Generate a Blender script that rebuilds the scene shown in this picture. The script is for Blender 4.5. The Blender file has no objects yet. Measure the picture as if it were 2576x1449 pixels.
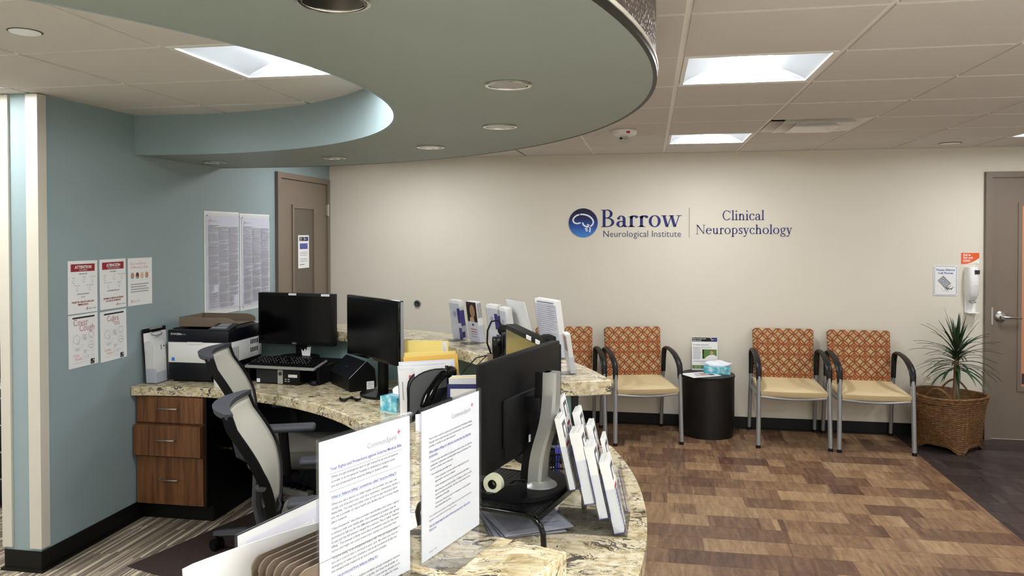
import bpy, bmesh, math, random
from mathutils import Matrix, Vector
random.seed(7)
S = bpy.context.scene
COL = S.collection
PI = math.pi
# ------------------------------------------------------------------ camera, world, exposure
cam = bpy.data.objects.new('camera', bpy.data.cameras.new('camera'))
COL.objects.link(cam)
cam.data.sensor_width = 36.0
cam.data.lens = 1932.587 / 2576 * 36.0
cam.data.shift_y = -107.1 / 2576
cam.data.clip_start = 0.02
cr = Vector((0.98424826, 0.17678651, -0.00137334))
cu = Vector((-0.0013733, 0.01541319, 0.99988027))
cf = Vector((-0.17678651, 0.98412853, -0.01541319))
cam.matrix_world = Matrix(((cr.x, cu.x, -cf.x, 0), (cr.y, cu.y, -cf.y, 0), (cr.z, cu.z, -cf.z, 1.682), (0, 0, 0, 1)))
S.camera = cam
w = bpy.data.worlds.new('world'); S.world = w; w.use_nodes = True
w.node_tree.nodes['Background'].inputs[0].default_value = (0.9, 0.95, 1, 1)
w.node_tree.nodes['Background'].inputs[1].default_value = 0.15
S.view_settings.view_transform = 'Standard'
S.view_settings.look = 'None'
S.view_settings.gamma = 1
S.view_settings.use_curve_mapping = False
S.view_settings.exposure = 2.95
LIGHT = 9.0          # strength of the ceiling troffers' lenses

# ------------------------------------------------------------------ helpers
def lin(c):
    return tuple(((x / 255) / 12.92 if x / 255 <= 0.04045 else ((x / 255 + 0.055) / 1.055) ** 2.4) for x in c)

MATS = {}
class NT:
    """tiny shader-graph helper"""
    def __init__(s, name):
        s.m = bpy.data.materials.new(name); s.m.use_nodes = True
        s.t = s.m.node_tree; s.b = s.t.nodes['Principled BSDF']; MATS[name] = s.m
    def n(s, kind, **kw):
        nd = s.t.nodes.new(kind)
        for k, v in kw.items(): setattr(nd, k, v)
        return nd
    def link(s, a, b): s.t.links.new(a, b)
    def put(s, sock, v):
        if isinstance(v, bpy.types.NodeSocket): s.link(v, sock)
        elif isinstance(v, (tuple, list)):
            sock.default_value = tuple(v) + ((1,) if len(v) == 3 and sock.type == 'RGBA' else ())
        else: sock.default_value = v
    def math(s, op, a, b=0.0, c=None):
        nd = s.n('ShaderNodeMath', operation=op)
        s.put(nd.inputs[0], a); s.put(nd.inputs[1], b)
        if c is not None: s.put(nd.inputs[2], c)
        return nd.outputs[0]
    def mix(s, f, a, b):
        nd = s.n('ShaderNodeMix', data_type='RGBA')
        s.put(nd.inputs[0], f); s.put(nd.inputs[6], a); s.put(nd.inputs[7], b)
        return nd.outputs[2]
    def coord(s, which='Object'):
        return s.n('ShaderNodeTexCoord').outputs[which]
    def world(s):
        return s.n('ShaderNodeNewGeometry').outputs['Position']
    def mapped(s, v, scale=(1, 1, 1), loc=(0, 0, 0), rot=(0, 0, 0)):
        nd = s.n('ShaderNodeMapping'); s.link(v, nd.inputs[0])
        nd.inputs['Location'].default_value = loc; nd.inputs['Scale'].default_value = scale; nd.inputs['Rotation'].default_value = rot
        return nd.outputs[0]
    def noise(s, v, scale=5, detail=3, rough=0.5, dist=0.0):
        nd = s.n('ShaderNodeTexNoise'); s.link(v, nd.inputs['Vector'])
        nd.inputs['Scale'].default_value = scale; nd.inputs['Detail'].default_value = detail
        nd.inputs['Roughness'].default_value = rough; nd.inputs['Distortion'].default_value = dist
        return nd.outputs[0]
    def white(s, v):
        nd = s.n('ShaderNodeTexWhiteNoise', noise_dimensions='3D'); s.link(v, nd.inputs[0]); return nd.outputs[0]
    def ramp(s, f, stops, interp='LINEAR'):
        nd = s.n('ShaderNodeValToRGB'); s.link(f, nd.inputs[0]); cr_ = nd.color_ramp; cr_.interpolation = interp
        while len(cr_.elements) > 1: cr_.elements.remove(cr_.elements[-1])
        cr_.elements[0].position = stops[0][0]; cr_.elements[0].color = tuple(stops[0][1]) + (1,)
        for p, c in stops[1:]:
            e = cr_.elements.new(p); e.color = tuple(c) + (1,)
        return nd.outputs[0]
    def sep(s, v):
        nd = s.n('ShaderNodeSeparateXYZ'); s.link(v, nd.inputs[0]); return nd.outputs
    def comb(s, x, y, z):
        nd = s.n('ShaderNodeCombineXYZ'); s.put(nd.inputs[0], x); s.put(nd.inputs[1], y); s.put(nd.inputs[2], z); return nd.outputs[0]
    def bump(s, h, strength=0.2, dist=0.01):
        nd = s.n('ShaderNodeBump'); s.link(h, nd.inputs['Height']); nd.inputs['Strength'].default_value = strength
        nd.inputs['Distance'].default_value = dist; s.link(nd.outputs[0], s.b.inputs['Normal'])
    def set(s, **kw):
        for k, v in kw.items(): s.put(s.b.inputs[k.replace('_', ' ')], v)
        return s

def mat(name, rgb, rough=0.5, metal=0.0, spec=0.5, var=0.0, vscale=8.0, bump=0.0, bscale=60.0, emit=None, coat=0.0):
    t = NT(name); c = lin(rgb)
    t.set(Roughness=rough, Metallic=metal, Specular_IOR_Level=spec)
    v = t.coord('Object')
    nz = t.noise(v, vscale, 3)
    k = t.math('MULTIPLY_ADD', t.math('SUBTRACT', nz, 0.5), max(var, 0.02) * 2, 1.0)
    mx = t.n('ShaderNodeMix', data_type='RGBA', blend_type='MULTIPLY'); mx.inputs[0].default_value = 1
    mx.inputs[6].default_value = c + (1,); t.link(t.comb(k, k, k), mx.inputs[7])
    t.link(mx.outputs[2], t.b.inputs['Base Color'])
    if bump: t.bump(t.noise(v, bscale, 2), bump, 0.004)
    if coat: t.set(Coat_Weight=coat)
    if emit: t.set(Emission_Color=lin(emit[0]), Emission_Strength=emit[1])
    return t.m

def glass(name, tint=(235, 240, 245), alpha=0.12, rough=0.06):
    """thin clear acrylic: mostly transparent with a glossy skin"""
    t = NT(name); tr = t.n('ShaderNodeBsdfTransparent'); gl = t.n('ShaderNodeBsdfGlossy'); mx = t.n('ShaderNodeMixShader')
    tr.inputs[0].default_value = lin(tint) + (1,); gl.inputs[1].default_value = rough
    fr = t.n('ShaderNodeLayerWeight'); fr.inputs[0].default_value = 0.5
    t.link(t.math('ADD', t.math('MULTIPLY', t.math('POWER', fr.outputs['Facing'], 4.0), 0.35), alpha), mx.inputs[0])
    t.link(tr.outputs[0], mx.inputs[1]); t.link(gl.outputs[0], mx.inputs[2])
    t.link(mx.outputs[0], t.t.nodes['Material Output'].inputs[0])
    return t.m

TXT = {}
def text_geo(s, bold=0.0):
    key = (s, bold)
    if key not in TXT:
        cu_ = bpy.data.curves.new('lettering', 'FONT'); cu_.body = s; cu_.size = 1.0; cu_.resolution_u = 2; cu_.offset = bold
        ob = bpy.data.objects.new('lettering', cu_)
        me = bpy.data.meshes.new_from_object(ob)
        vs = [(v.co.x, v.co.y) for v in me.vertices]; fs = [tuple(p.vertices) for p in me.polygons]
        wd = max([v[0] for v in vs], default=0.0)
        bpy.data.objects.remove(ob); bpy.data.curves.remove(cu_); bpy.data.meshes.remove(me)
        TXT[key] = (vs, fs, wd)
    return TXT[key]

class MB:
    def __init__(s): s.v = []; s.f = []; s.m = []; s.M = Matrix.Identity(4)
    def add(s, vs, fs, mi=0):
        b = len(s.v); M = s.M
        s.v += [tuple(M @ Vector(v)) for v in vs]
        s.f += [tuple(i + b for i in f) for f in fs]; s.m += [mi] * len(fs)
        return s
    def at(s, loc=(0, 0, 0), rz=0, rx=0, ry=0):
        s.M = Matrix.Translation(loc) @ Matrix.Rotation(rz, 4, 'Z') @ Matrix.Rotation(ry, 4, 'Y') @ Matrix.Rotation(rx, 4, 'X'); return s
    def box(s, x0, x1, y0, y1, z0, z1, mi=0):
        return s.add([(x0, y0, z0), (x1, y0, z0), (x1, y1, z0), (x0, y1, z0), (x0, y0, z1), (x1, y0, z1), (x1, y1, z1), (x0, y1, z1)],
                     [(0, 3, 2, 1), (4, 5, 6, 7), (0, 1, 5, 4), (1, 2, 6, 5), (2, 3, 7, 6), (3, 0, 4, 7)], mi)
    def rbox(s, x0, x1, y0, y1, z0, z1, r=0.01, seg=2, mi=0):
        bm = bmesh.new(); bmesh.ops.create_cube(bm, size=1)
        for v in bm.verts:
            v.co = Vector(((x0 + x1) / 2 + v.co.x * (x1 - x0), (y0 + y1) / 2 + v.co.y * (y1 - y0), (z0 + z1) / 2 + v.co.z * (z1 - z0)))
        r = min(r, (x1 - x0) * 0.49, (y1 - y0) * 0.49, (z1 - z0) * 0.49)
        bmesh.ops.bevel(bm, geom=list(bm.edges), offset=r, segments=seg, profile=0.5, affect='EDGES')
        bm.verts.index_update()
        s.add([tuple(v.co) for v in bm.verts], [tuple(v.index for v in f.verts) for f in bm.faces], mi); bm.free(); return s
    def prism(s, poly, z0, z1, mi=0, axis='z'):
        n = len(poly)
        if axis == 'z': P = [(x, y, z0) for x, y in poly] + [(x, y, z1) for x, y in poly]
        elif axis == 'y': P = [(x, z0, y) for x, y in poly] + [(x, z1, y) for x, y in poly]
        else: P = [(z0, x, y) for x, y in poly] + [(z1, x, y) for x, y in poly]
        F = [tuple(range(n - 1, -1, -1)), tuple(range(n, 2 * n))] + [(i, (i + 1) % n, n + (i + 1) % n, n + i) for i in range(n)]
        return s.add(P, F, mi)
    def cyl(s, p0, p1, r0, r1=None, n=12, mi=0):
        return s.tube([p0, p1], [r0, r0 if r1 is None else r1], n, mi)
    def tube(s, pts, r, n=8, mi=0, cap=True, flat=1.0):
        pts = [Vector(p) for p in pts]; k = len(pts)
        rs = r if isinstance(r, (list, tuple)) else [r] * k
        V = []; F = []; prev = None
        for i, p in enumerate(pts):
            d = (pts[min(i + 1, k - 1)] - pts[max(i - 1, 0)]).normalized()
            if prev is None:
                up = Vector((0, 0, 1)) if abs(d.z) < 0.9 else Vector((1, 0, 0))
                a = d.cross(up).normalized()
            else: a = (prev - d * prev.dot(d)).normalized()
            prev = a; b = d.cross(a).normalized()
            for j in range(n):
                t = 2 * PI * j / n; V.append(tuple(p + a * math.cos(t) * rs[i] + b * math.sin(t) * rs[i] * flat))
        for i in range(k - 1):
            for j in range(n):
                F.append((i * n + j, i * n + (j + 1) % n, (i + 1) * n + (j + 1) % n, (i + 1) * n + j))
        if cap: F += [tuple(range(n - 1, -1, -1)), tuple(range((k - 1) * n, k * n))]
        return s.add(V, F, mi)
    def lathe(s, prof, n=24, mi=0, c=(0, 0, 0)):
        V = []; F = []; k = len(prof)
        for r, z in prof:
            for j in range(n):
                t = 2 * PI * j / n; V.append((c[0] + r * math.cos(t), c[1] + r * math.sin(t), c[2] + z))
        for i in range(k - 1):
            for j in range(n):
                F.append((i * n + j, i * n + (j + 1) % n, (i + 1) * n + (j + 1) % n, (i + 1) * n + j))
        if prof[0][0] > 1e-6: F.append(tuple(range(n - 1, -1, -1)))
        if prof[-1][0] > 1e-6: F.append(tuple(range((k - 1) * n, k * n)))
        return s.add(V, F, mi)
    def text(s, body, size, x, y, mi=0, align='l', bold=0.0, fit=None, sx=1.0):
        vs, fs, wd = text_geo(body, bold)
        if fit: sx = fit / (wd * size)
        k = size * sx
        ox = x - (wd * k / 2 if align == 'c' else wd * k if align == 'r' else 0)
        return s.add([(ox + a * k, -0.0, y + b * size) for a, b in vs], fs, mi)
    def quad(s, x0, x1, z0, z1, mi=0, y=0.0):
        return s.add([(x0, y, z0), (x1, y, z0), (x1, y, z1), (x0, y, z1)], [(0, 1, 2, 3)], mi)
    def ellipse(s, cx, cz, rx, rz, mi=0, n=20, y=0.0):
        return s.add([(cx + rx * math.cos(2 * PI * i / n), y, cz + rz * math.sin(2 * PI * i / n)) for i in range(n)], [tuple(range(n))], mi)
    def line(s, pts, w_, mi=0, closed=False, y=0.0):
        """flat stroke of width w_ in the xz plane"""
        n = len(pts); V = []; F = []
        for i in range(n):
            a = pts[(i - 1) % n] if closed or i > 0 else pts[i]; b = pts[(i + 1) % n] if closed or i < n - 1 else pts[i]
            dx, dz = b[0] - a[0], b[1] - a[1]; L = math.hypot(dx, dz) or 1; nx, nz = -dz / L * w_ / 2, dx / L * w_ / 2
            V += [(pts[i][0] + nx, y, pts[i][1] + nz), (pts[i][0] - nx, y, pts[i][1] - nz)]
        for i in range(n if closed else n - 1):
            j = (i + 1) % n; F.append((2 * i + 1, 2 * j + 1, 2 * j, 2 * i))
        return s.add(V, F, mi)
    def greek(s, x0, x1, z0, z1, step, h, mi=0, rag=0.25, rnd=random):
        z = z0
        while z > z1:
            s.quad(x0, x1 - (x1 - x0) * rag * rnd.random() ** 2, z - h, z, mi); z -= step
        return s
    def mesh(s, name):
        me = bpy.data.meshes.new(name); me.from_pydata(s.v, [], s.f); me.polygons.foreach_set('material_index', s.m); return me
    def build(s, name, mats, parent=None, loc=None, rz=None, smooth=True):
        me = s.mesh(name); mats = mats if isinstance(mats, (list, tuple)) else [mats]
        for m_ in mats: me.materials.append(MATS[m_] if isinstance(m_, str) else m_)
        if smooth:
            me.polygons.foreach_set('use_smooth', [True] * len(me.polygons)); me.set_sharp_from_angle(angle=math.radians(38))
        me.update()
        o = bpy.data.objects.new(name, me); COL.objects.link(o)
        if parent is not None: o.parent = parent
        if loc is not None: o.location = loc
        if rz is not None: o.rotation_euler = (0, 0, rz)
        return o

def tag(o, label, cat, group=None, kind=None):
    o['label'] = label; o['category'] = cat
    if group: o['group'] = group
    if kind: o['kind'] = kind
    return o
def thing(name, label, cat, loc=(0, 0, 0), rz=0.0, group=None, rx=0.0, ry=0.0):
    o = bpy.data.objects.new(name, None); COL.objects.link(o); o.empty_display_size = 0.05
    o.location = loc; o.rotation_euler = (rx, ry, rz)
    return tag(o, label, cat, group)
def struct(o): o['kind'] = 'structure'; return o
def kids(o): return KID.get(o.name, [])
def dup(o, parent=None):
    """copy of a thing with copies of its parts and sub-parts (mesh data shared)"""
    c = o.copy(); COL.objects.link(c)
    if parent is not None: c.parent = parent
    for ch in list(o.children): dup(ch, c)
    return c
def place(o, loc, rz=0.0, label=None):
    o.location = loc; o.rotation_euler = (0, 0, rz)
    if label: o['label'] = label
    return o

# circle on which the desk and the soffit are laid out
CX, CY = -2.647, 2.34
def pol(R, a): return (CX + R * math.cos(a), CY + R * math.sin(a))
def arc(R, a0, a1, n): return [pol(R, a0 + (a1 - a0) * i / n) for i in range(n + 1)]
def wall_ang(R, x=-2.98): return math.acos((x - CX) / R)

# ------------------------------------------------------------------ materials
mat('beige_paint', (226, 219, 203), 0.6, var=0.012, vscale=2, bump=0.03, bscale=300, spec=0.3)
mat('teal_paint', (146, 163, 164), 0.5, var=0.012, vscale=2, bump=0.03, bscale=300, spec=0.35)
mat('desk_teal', (128, 154, 154), 0.5, var=0.012, spec=0.35)
mat('soffit_paint', (146, 156, 150), 0.5, var=0.02, vscale=3, bump=0.04, bscale=120, spec=0.35)
mat('white_trim', (206, 200, 184), 0.4, var=0.01)
mat('black_rubber', (11, 12, 10), 0.5, spec=0.3, var=0.1)
mat('taupe_door', (124, 110, 96), 0.45, var=0.03, vscale=3)
mat('taupe_dark', (98, 88, 76), 0.4, var=0.03)
mat('ceiling_tile', (216, 211, 204), 0.9, var=0.03, vscale=60, bump=0.25, bscale=260, spec=0.1)
mat('grid_metal', (248, 244, 236), 0.5, var=0.01)
mat('ceiling_void', (120, 112, 100), 0.9)
mat('white_metal', (235, 234, 228), 0.4, var=0.01)
mat('vent_metal', (250, 247, 240), 0.45, var=0.01)
mat('dark_void', (22, 20, 18), 0.9)
mat('chrome', (215, 213, 208), 0.12, 1.0)
mat('reflector', (128, 120, 108), 0.16, 1.0)
mat('brushed_metal', (190, 188, 182), 0.32, 1.0)
mat('silver_paint', (168, 170, 172), 0.35, 0.55)
mat('silver_plastic', (160, 160, 154), 0.4, 0.35)
mat('black_plastic', (7, 7, 8), 0.5, spec=0.22, var=0.06)
mat('black_gloss', (4, 4, 5), 0.12, spec=0.35, var=0.05)
mat('black_metal', (9, 9, 10), 0.4, 0.1, spec=0.3, var=0.05)
mat('navy_black', (10, 12, 20), 0.42, spec=0.3, var=0.05)
mat('arm_black', (17, 16, 16), 0.42, spec=0.35, var=0.05)
mat('mesh_grey', (84, 84, 86), 0.6, var=0.08, vscale=400); mat('dark_grey', (50, 52, 56), 0.55, var=0.05)
mat('grey_band', (56, 58, 64), 0.6, var=0.04)
mat('chair_mesh', (188, 184, 170), 0.8, var=0.06, vscale=200, bump=0.3, bscale=500)
mat('seat_fabric', (92, 88, 80), 0.9, var=0.08, vscale=120, bump=0.2, bscale=400)
mat('cream_vinyl', (222, 201, 156), 0.42, var=0.03, vscale=10)
mat('paper', (240, 239, 236), 0.7, var=0.008)
mat('paper_cool', (228, 227, 236), 0.65, var=0.008)
mat('paper_grey', (196, 196, 198), 0.7, var=0.1, vscale=30)
mat('manila', (238, 216, 128), 0.7, var=0.02)
mat('manila_deep', (236, 190, 96), 0.7, var=0.02)
mat('ink', (92, 92, 98), 0.8); mat('ink_soft', (142, 140, 146), 0.8); mat('ink_blue', (108, 118, 178), 0.8)
mat('ink_red', (176, 62, 66), 0.8); mat('ink_maroon', (150, 32, 42), 0.8); mat('ink_orange', (214, 110, 74), 0.8)
mat('ink_grey', (168, 166, 172), 0.8); mat('ink_black', (18, 18, 20), 0.7); mat('ink_navy', (22, 26, 96), 0.6)
mat('ink_pink', (214, 96, 112), 0.8); mat('skin_tan', (196, 152, 108), 0.8); mat('skin_brown', (112, 62, 46), 0.8); mat('skin_light', (230, 190, 150), 0.8)
mat('mask_blue', (150, 176, 190), 0.8); mat('purple', (70, 64, 130), 0.6); mat('photo_green', (96, 130, 60), 0.7); mat('photo_dark', (52, 36, 30), 0.7)
mat('orange_sign', (230, 96, 40), 0.5); mat('sign_blue', (84, 108, 172), 0.5); mat('label_blue', (40, 120, 214), 0.5)
mat('navy_letter', (20, 34, 110), 0.4); mat('slate_letter', (44, 48, 92), 0.4); mat('divider', (170, 162, 164), 0.4)
mat('white_plastic', (238, 238, 234), 0.35, var=0.01)
mat('ivory_plastic', (226, 219, 196), 0.4)
mat('taupe_plastic', (122, 106, 88), 0.4, var=0.02)
mat('espresso', (24, 20, 18), 0.42, spec=0.35, var=0.1, vscale=20)
mat('mat_brown', (54, 42, 38), 0.55, var=0.12, vscale=60, bump=0.9, bscale=28)
mat('tissue_teal', (92, 176, 194), 0.6); mat('tissue_pale', (176, 214, 222), 0.6); mat('tissue', (240, 242, 246), 0.9)
mat('leaf_green', (44, 66, 40), 0.45, var=0.25, vscale=9); mat('trunk', (132, 104, 72), 0.8, var=0.2, vscale=40); mat('soil', (40, 30, 22), 0.95, var=0.3, vscale=60)
mat('blue_pen', (40, 70, 200), 0.35); mat('violet_pen', (110, 90, 200), 0.35); mat('teal_plastic', (70, 140, 132), 0.4)
mat('red_plastic', (170, 30, 34), 0.4); mat('tape_white', (226, 226, 196), 0.35); mat('navy_binder', (34, 36, 104), 0.4)
mat('gold_metal', (180, 150, 90), 0.3, 1.0); mat('led_blue', (120, 160, 255), 0.5, emit=((120, 160, 255), 0.6)); mat('led_green', (160, 220, 60), 0.5, emit=((150, 230, 60), 0.5))
mat('yellow_cable', (150, 140, 60), 0.5); mat('grey_cable', (170, 168, 160), 0.5); mat('beige_plate', (206, 186, 140), 0.5)
mat('screen_off', (2, 2, 2), 0.18, spec=0.16, var=0.03); mat('screen_tan', (40, 36, 22), 0.2, emit=((142, 128, 78), 0.045))  # the tan one glows to imitate a reflection on the glass
mat('copier_black', (10, 10, 11), 0.4, spec=0.3); mat('under_desk_shade', (30, 36, 36), 0.6, spec=0.2); mat('copier_grey', (150, 152, 156), 0.4)
mat('orange_glass', (206, 140, 104), 0.35)
glass('acrylic', (250, 251, 253), 0.03)
glass('acrylic_edge', (247, 248, 252), 0.06, 0.1)
glass('sleeve_film', (232, 234, 242), 0.12, 0.2)
mat('lamp_lens', (255, 255, 255), 0.5, emit=((247, 250, 255), LIGHT))
mat('lamp_pan', (142, 146, 148), 0.5)

t = NT('granite'); v = t.world()
wv = t.noise(v, 7, 3, 0.6)
vd = t.n('ShaderNodeVectorMath', operation='ADD'); t.link(v, vd.inputs[0])
t.link(t.comb(t.math('MULTIPLY', wv, 0.16), t.math('MULTIPLY', t.noise(v, 6, 2), 0.12), 0), vd.inputs[1]); dv = vd.outputs[0]
base = t.ramp(t.noise(t.mapped(dv, (1, 1.9, 1.5)), 24, 5, 0.62), [(0.24, lin((150, 124, 84))), (0.4, lin((200, 180, 136))), (0.52, lin((226, 212, 176))), (0.66, lin((238, 229, 202))), (0.85, lin((190, 174, 144)))])
patch = t.math('GREATER_THAN', t.noise(dv, 26, 4, 0.6), 0.61)
c1 = t.mix(t.math('MULTIPLY', patch, 0.5), base, lin((158, 146, 128)))
ve2 = t.math('ABSOLUTE', t.math('SUBTRACT', t.noise(t.mapped(dv, (1.6, 1, 1), (1, 9, 4)), 26, 2, 0.5, 0.6), 0.5))
c2 = t.mix(t.math('MULTIPLY', t.math('LESS_THAN', ve2, 0.014), 0.4), c1, lin((120, 96, 68)))
nv = t.noise(t.mapped(dv, (1.0, 1.7, 1.4), (3, 1, 2)), 15, 4, 0.6, 1.1)
ve = t.math('ABSOLUTE', t.math('SUBTRACT', nv, 0.5))
gate = t.noise(t.mapped(v, loc=(7, 3, 1)), 13, 2)
wid = t.math('MULTIPLY', t.math('MAXIMUM', t.math('SUBTRACT', gate, 0.47), 0.0), 0.19)
c3 = t.mix(t.math('MULTIPLY', t.math('LESS_THAN', ve, wid), 0.9), c2, lin((46, 40, 38)))
t.set(Base_Color=c3, Roughness=0.13, Specular_IOR_Level=0.5)

t = NT('carpet'); v = t.world(); x, y, z = t.sep(v)
xi = t.math('FLOOR', t.math('MULTIPLY', x, 95))
off = t.white(t.comb(xi, 3.1, 0))
seg = t.math('FLOOR', t.math('ADD', t.math('MULTIPLY', y, 2.6), t.math('MULTIPLY', off, 9)))
r1 = t.white(t.comb(xi, seg, 0.5))
r2 = t.noise(t.comb(t.math('MULTIPLY', x, 60), t.math('MULTIPLY', y, 2.2), 0), 1, 2)
col = t.ramp(t.math('ADD', t.math('MULTIPLY', r1, 0.72), t.math('MULTIPLY', r2, 0.28)), [(0.1, lin((96, 86, 76))), (0.4, lin((124, 112, 98))), (0.62, lin((146, 134, 116))), (0.74, lin((182, 168, 144))), (0.88, lin((214, 202, 176)))])
t.set(Base_Color=col, Roughness=0.95, Specular_IOR_Level=0.1); t.bump(t.noise(v, 260, 2), 0.5, 0.006)

def plank_mat(name, stops, jit):
    t = NT(name); v = t.world(); x, y, z = t.sep(v)
    rnd = t.n('ShaderNodeObjectInfo').outputs['Random']
    u = t.math('ADD', t.math('MULTIPLY', x, 5.2), t.math('MULTIPLY', rnd, 31.7))
    u2 = t.math('ADD', u, t.math('MULTIPLY', t.noise(t.comb(u, rnd, 2.0), 1.3, 0), 2.4))
    b = t.white(t.comb(t.math('FLOOR', u2), t.math('MULTIPLY', rnd, 97), 1.5))
    streak = t.noise(t.comb(t.math('MULTIPLY', x, 26), t.math('MULTIPLY', y, 4.0), rnd), 1.6, 4, 0.65)
    fine = t.noise(t.comb(t.math('MULTIPLY', x, 20), t.math('MULTIPLY', y, 130), rnd), 1.0, 3)
    f = t.math('ADD', t.math('ADD', t.math('MULTIPLY', b, jit), t.math('MULTIPLY', streak, 0.62)), t.math('MULTIPLY', t.math('SUBTRACT', fine, 0.5), 0.2))
    f = t.math('ADD', t.math('SUBTRACT', f, jit * 0.5), t.math('MULTIPLY', t.math('SUBTRACT', rnd, 0.5), 0.14))
    t.set(Base_Color=t.ramp(f, stops), Roughness=0.36, Specular_IOR_Level=0.4)
    return t
plank_mat('plank_brown', [(0.05, lin((84, 58, 46))), (0.22, lin((116, 86, 66))), (0.36, lin((146, 114, 84))), (0.5, lin((172, 140, 104))), (0.68, lin((196, 166, 126)))], 0.3)
plank_mat('plank_dark', [(0.1, lin((44, 38, 38))), (0.34, lin((64, 56, 55))), (0.5, lin((82, 72, 68))), (0.7, lin((122, 108, 98)))], 0.26)
mat('floor_base', (60, 48, 40), 0.8); mat('pale_floor', (226, 220, 208), 0.5, var=0.03); mat('bright_wall', (238, 234, 224), 0.6)  # pale floor and bright walls: unseen surfaces made pale to bounce light

t = NT('walnut_laminate'); v = t.coord('Object'); x, y, z = t.sep(v)
g = t.noise(t.comb(t.math('MULTIPLY', x, 46), t.math('MULTIPLY', y, 20), t.math('MULTIPLY', z, 2.2)), 1.0, 4, 0.6, 0.6)
g2 = t.noise(t.comb(t.math('MULTIPLY', x, 14), y, t.math('MULTIPLY', z, 0.8)), 1.0, 2)
t.set(Base_Color=t.ramp(t.math('ADD', t.math('MULTIPLY', g, 0.7), t.math('MULTIPLY', g2, 0.3)), [(0.3, lin((62, 36, 20))), (0.45, lin((104, 66, 38))), (0.6, lin((132, 88, 52))), (0.75, lin((96, 58, 34)))]), Roughness=0.4)

t = NT('hammered_metal'); v = t.coord('Object')
vo = t.n('ShaderNodeTexVoronoi'); t.link(v, vo.inputs['Vector']); vo.inputs['Scale'].default_value = 70
t.set(Base_Color=lin((120, 108, 102)), Metallic=0.85, Roughness=0.32); t.bump(vo.outputs['Distance'], 0.9, 0.012)

t = NT('pattern_fabric'); v = t.coord('Object'); x, y, z = t.sep(v)
k = 1 / 0.084
u = t.math('MULTIPLY', t.math('ADD', x, z), k); w_ = t.math('MULTIPLY', t.math('SUBTRACT', x, z), k)
iu = t.math('ROUND', u); iw = t.math('ROUND', w_)
a = t.math('ABSOLUTE', t.math('SUBTRACT', u, iu)); b = t.math('ABSOLUTE', t.math('SUBTRACT', w_, iw))
def hyp(p, q): return t.math('SQRT', t.math('ADD', t.math('MULTIPLY', p, p), t.math('MULTIPLY', q, q)))
d1 = hyp(t.math('SUBTRACT', 1.0, a), b); d2 = hyp(a, t.math('SUBTRACT', 1.0, b))
m_ = t.math('MINIMUM', d1, d2)
par = t.math('MODULO', t.math('ABSOLUTE', t.math('ADD', iu, iw)), 2.0)
rw = t.math('MODULO', t.math('ABSOLUTE', t.math('ADD', iu, t.math('MULTIPLY', iw, 2))), 3.0)
dia = t.mix(par, lin((196, 168, 128)), t.mix(t.math('GREATER_THAN', rw, 0.5), lin((192, 154, 110)), lin((190, 116, 68))))
dot = t.math('MULTIPLY', t.math('MULTIPLY', par, t.math('GREATER_THAN', rw, 0.5)), t.math('LESS_THAN', t.math('ADD', a, b), 0.13))
dia = t.mix(dot, dia, lin((82, 78, 70)))
petal = t.mix(t.math('LESS_THAN', d1, d2), lin((198, 152, 108)), lin((182, 142, 104)))
lncol = t.mix(t.math('GREATER_THAN', t.math('SUBTRACT', d1, d2), 0), lin((146, 74, 46)), lin((116, 90, 66)))
inner = t.math('LESS_THAN', m_, 0.66)
c = t.mix(inner, dia, petal)
ln = t.math('LESS_THAN', t.math('ABSOLUTE', t.math('SUBTRACT', m_, 0.69)), 0.07)
c = t.mix(ln, c, lncol)
node = t.math('GREATER_THAN', t.math('MINIMUM', a, b), 0.36)
c = t.mix(node, c, lin((140, 76, 50)))
t.set(Base_Color=c, Roughness=0.9, Specular_IOR_Level=0.1); t.bump(t.noise(v, 500, 2), 0.3, 0.002)

t = NT('wicker'); v = t.coord('Object')
t.set(Base_Color=t.ramp(t.noise(t.mapped(v, (30, 30, 140)), 1, 3), [(0.25, lin((62, 38, 18))), (0.5, lin((112, 76, 38))), (0.75, lin((156, 114, 64)))]), Roughness=0.55)

t = NT('emblem_blue'); v = t.coord('Object'); x, y, z = t.sep(v)
t.set(Base_Color=t.ramp(t.math('MULTIPLY_ADD', z, 3.8, 0.5), [(0.0, lin((66, 140, 222))), (0.35, lin((34, 84, 170))), (0.65, lin((14, 22, 84))), (1.0, lin((10, 10, 50)))]), Roughness=0.35)
mat('emblem_white', (240, 242, 248), 0.4)

t = NT('tissue_print'); v = t.coord('Object')
t.set(Base_Color=t.ramp(t.noise(v, 26, 2), [(0.4, lin((70, 164, 190))), (0.55, lin((120, 196, 208))), (0.68, lin((206, 232, 236)))]), Roughness=0.55)
# ------------------------------------------------------------------ room shell
CEIL = 2.386; WX = -2.98; WY = 6.842; TL = 0.6096
floor = struct(MB().box(-6.2, 4.4, -4.2, 7.0, -0.2, -0.012).build('floor', 'floor_base'))
MB().box(-6.2, -0.6, -4.2, 7.0, -0.013, 0.0).build('carpet', 'carpet', floor)
rnd = random.Random(3)
RW = 0.178; EDGE = 2.008
def planks(xa, xb, ya, yb, m_, L):
    j = 0; y = yb
    while y > ya + 0.01:
        y0 = max(ya, y - RW); x = xa - rnd.random() * L
        while x < xb - 0.005:
            x0 = max(xa, x); x1 = min(xb, x + L)
            if x1 - x0 > 0.02:
                dz = rnd.uniform(-0.0006, 0.0006)
                MB().box(x0 + 0.0008, x1 - 0.0008, y0 + 0.0008, y - 0.0008, -0.012, dz).build('plank', m_, floor, smooth=False)
            x += L
        y -= RW
planks(-0.6, EDGE, 1.5, 6.83, 'plank_brown', 1.22)
planks(EDGE, 3.9, 4.0, 6.83, 'plank_dark', 1.22)
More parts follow.
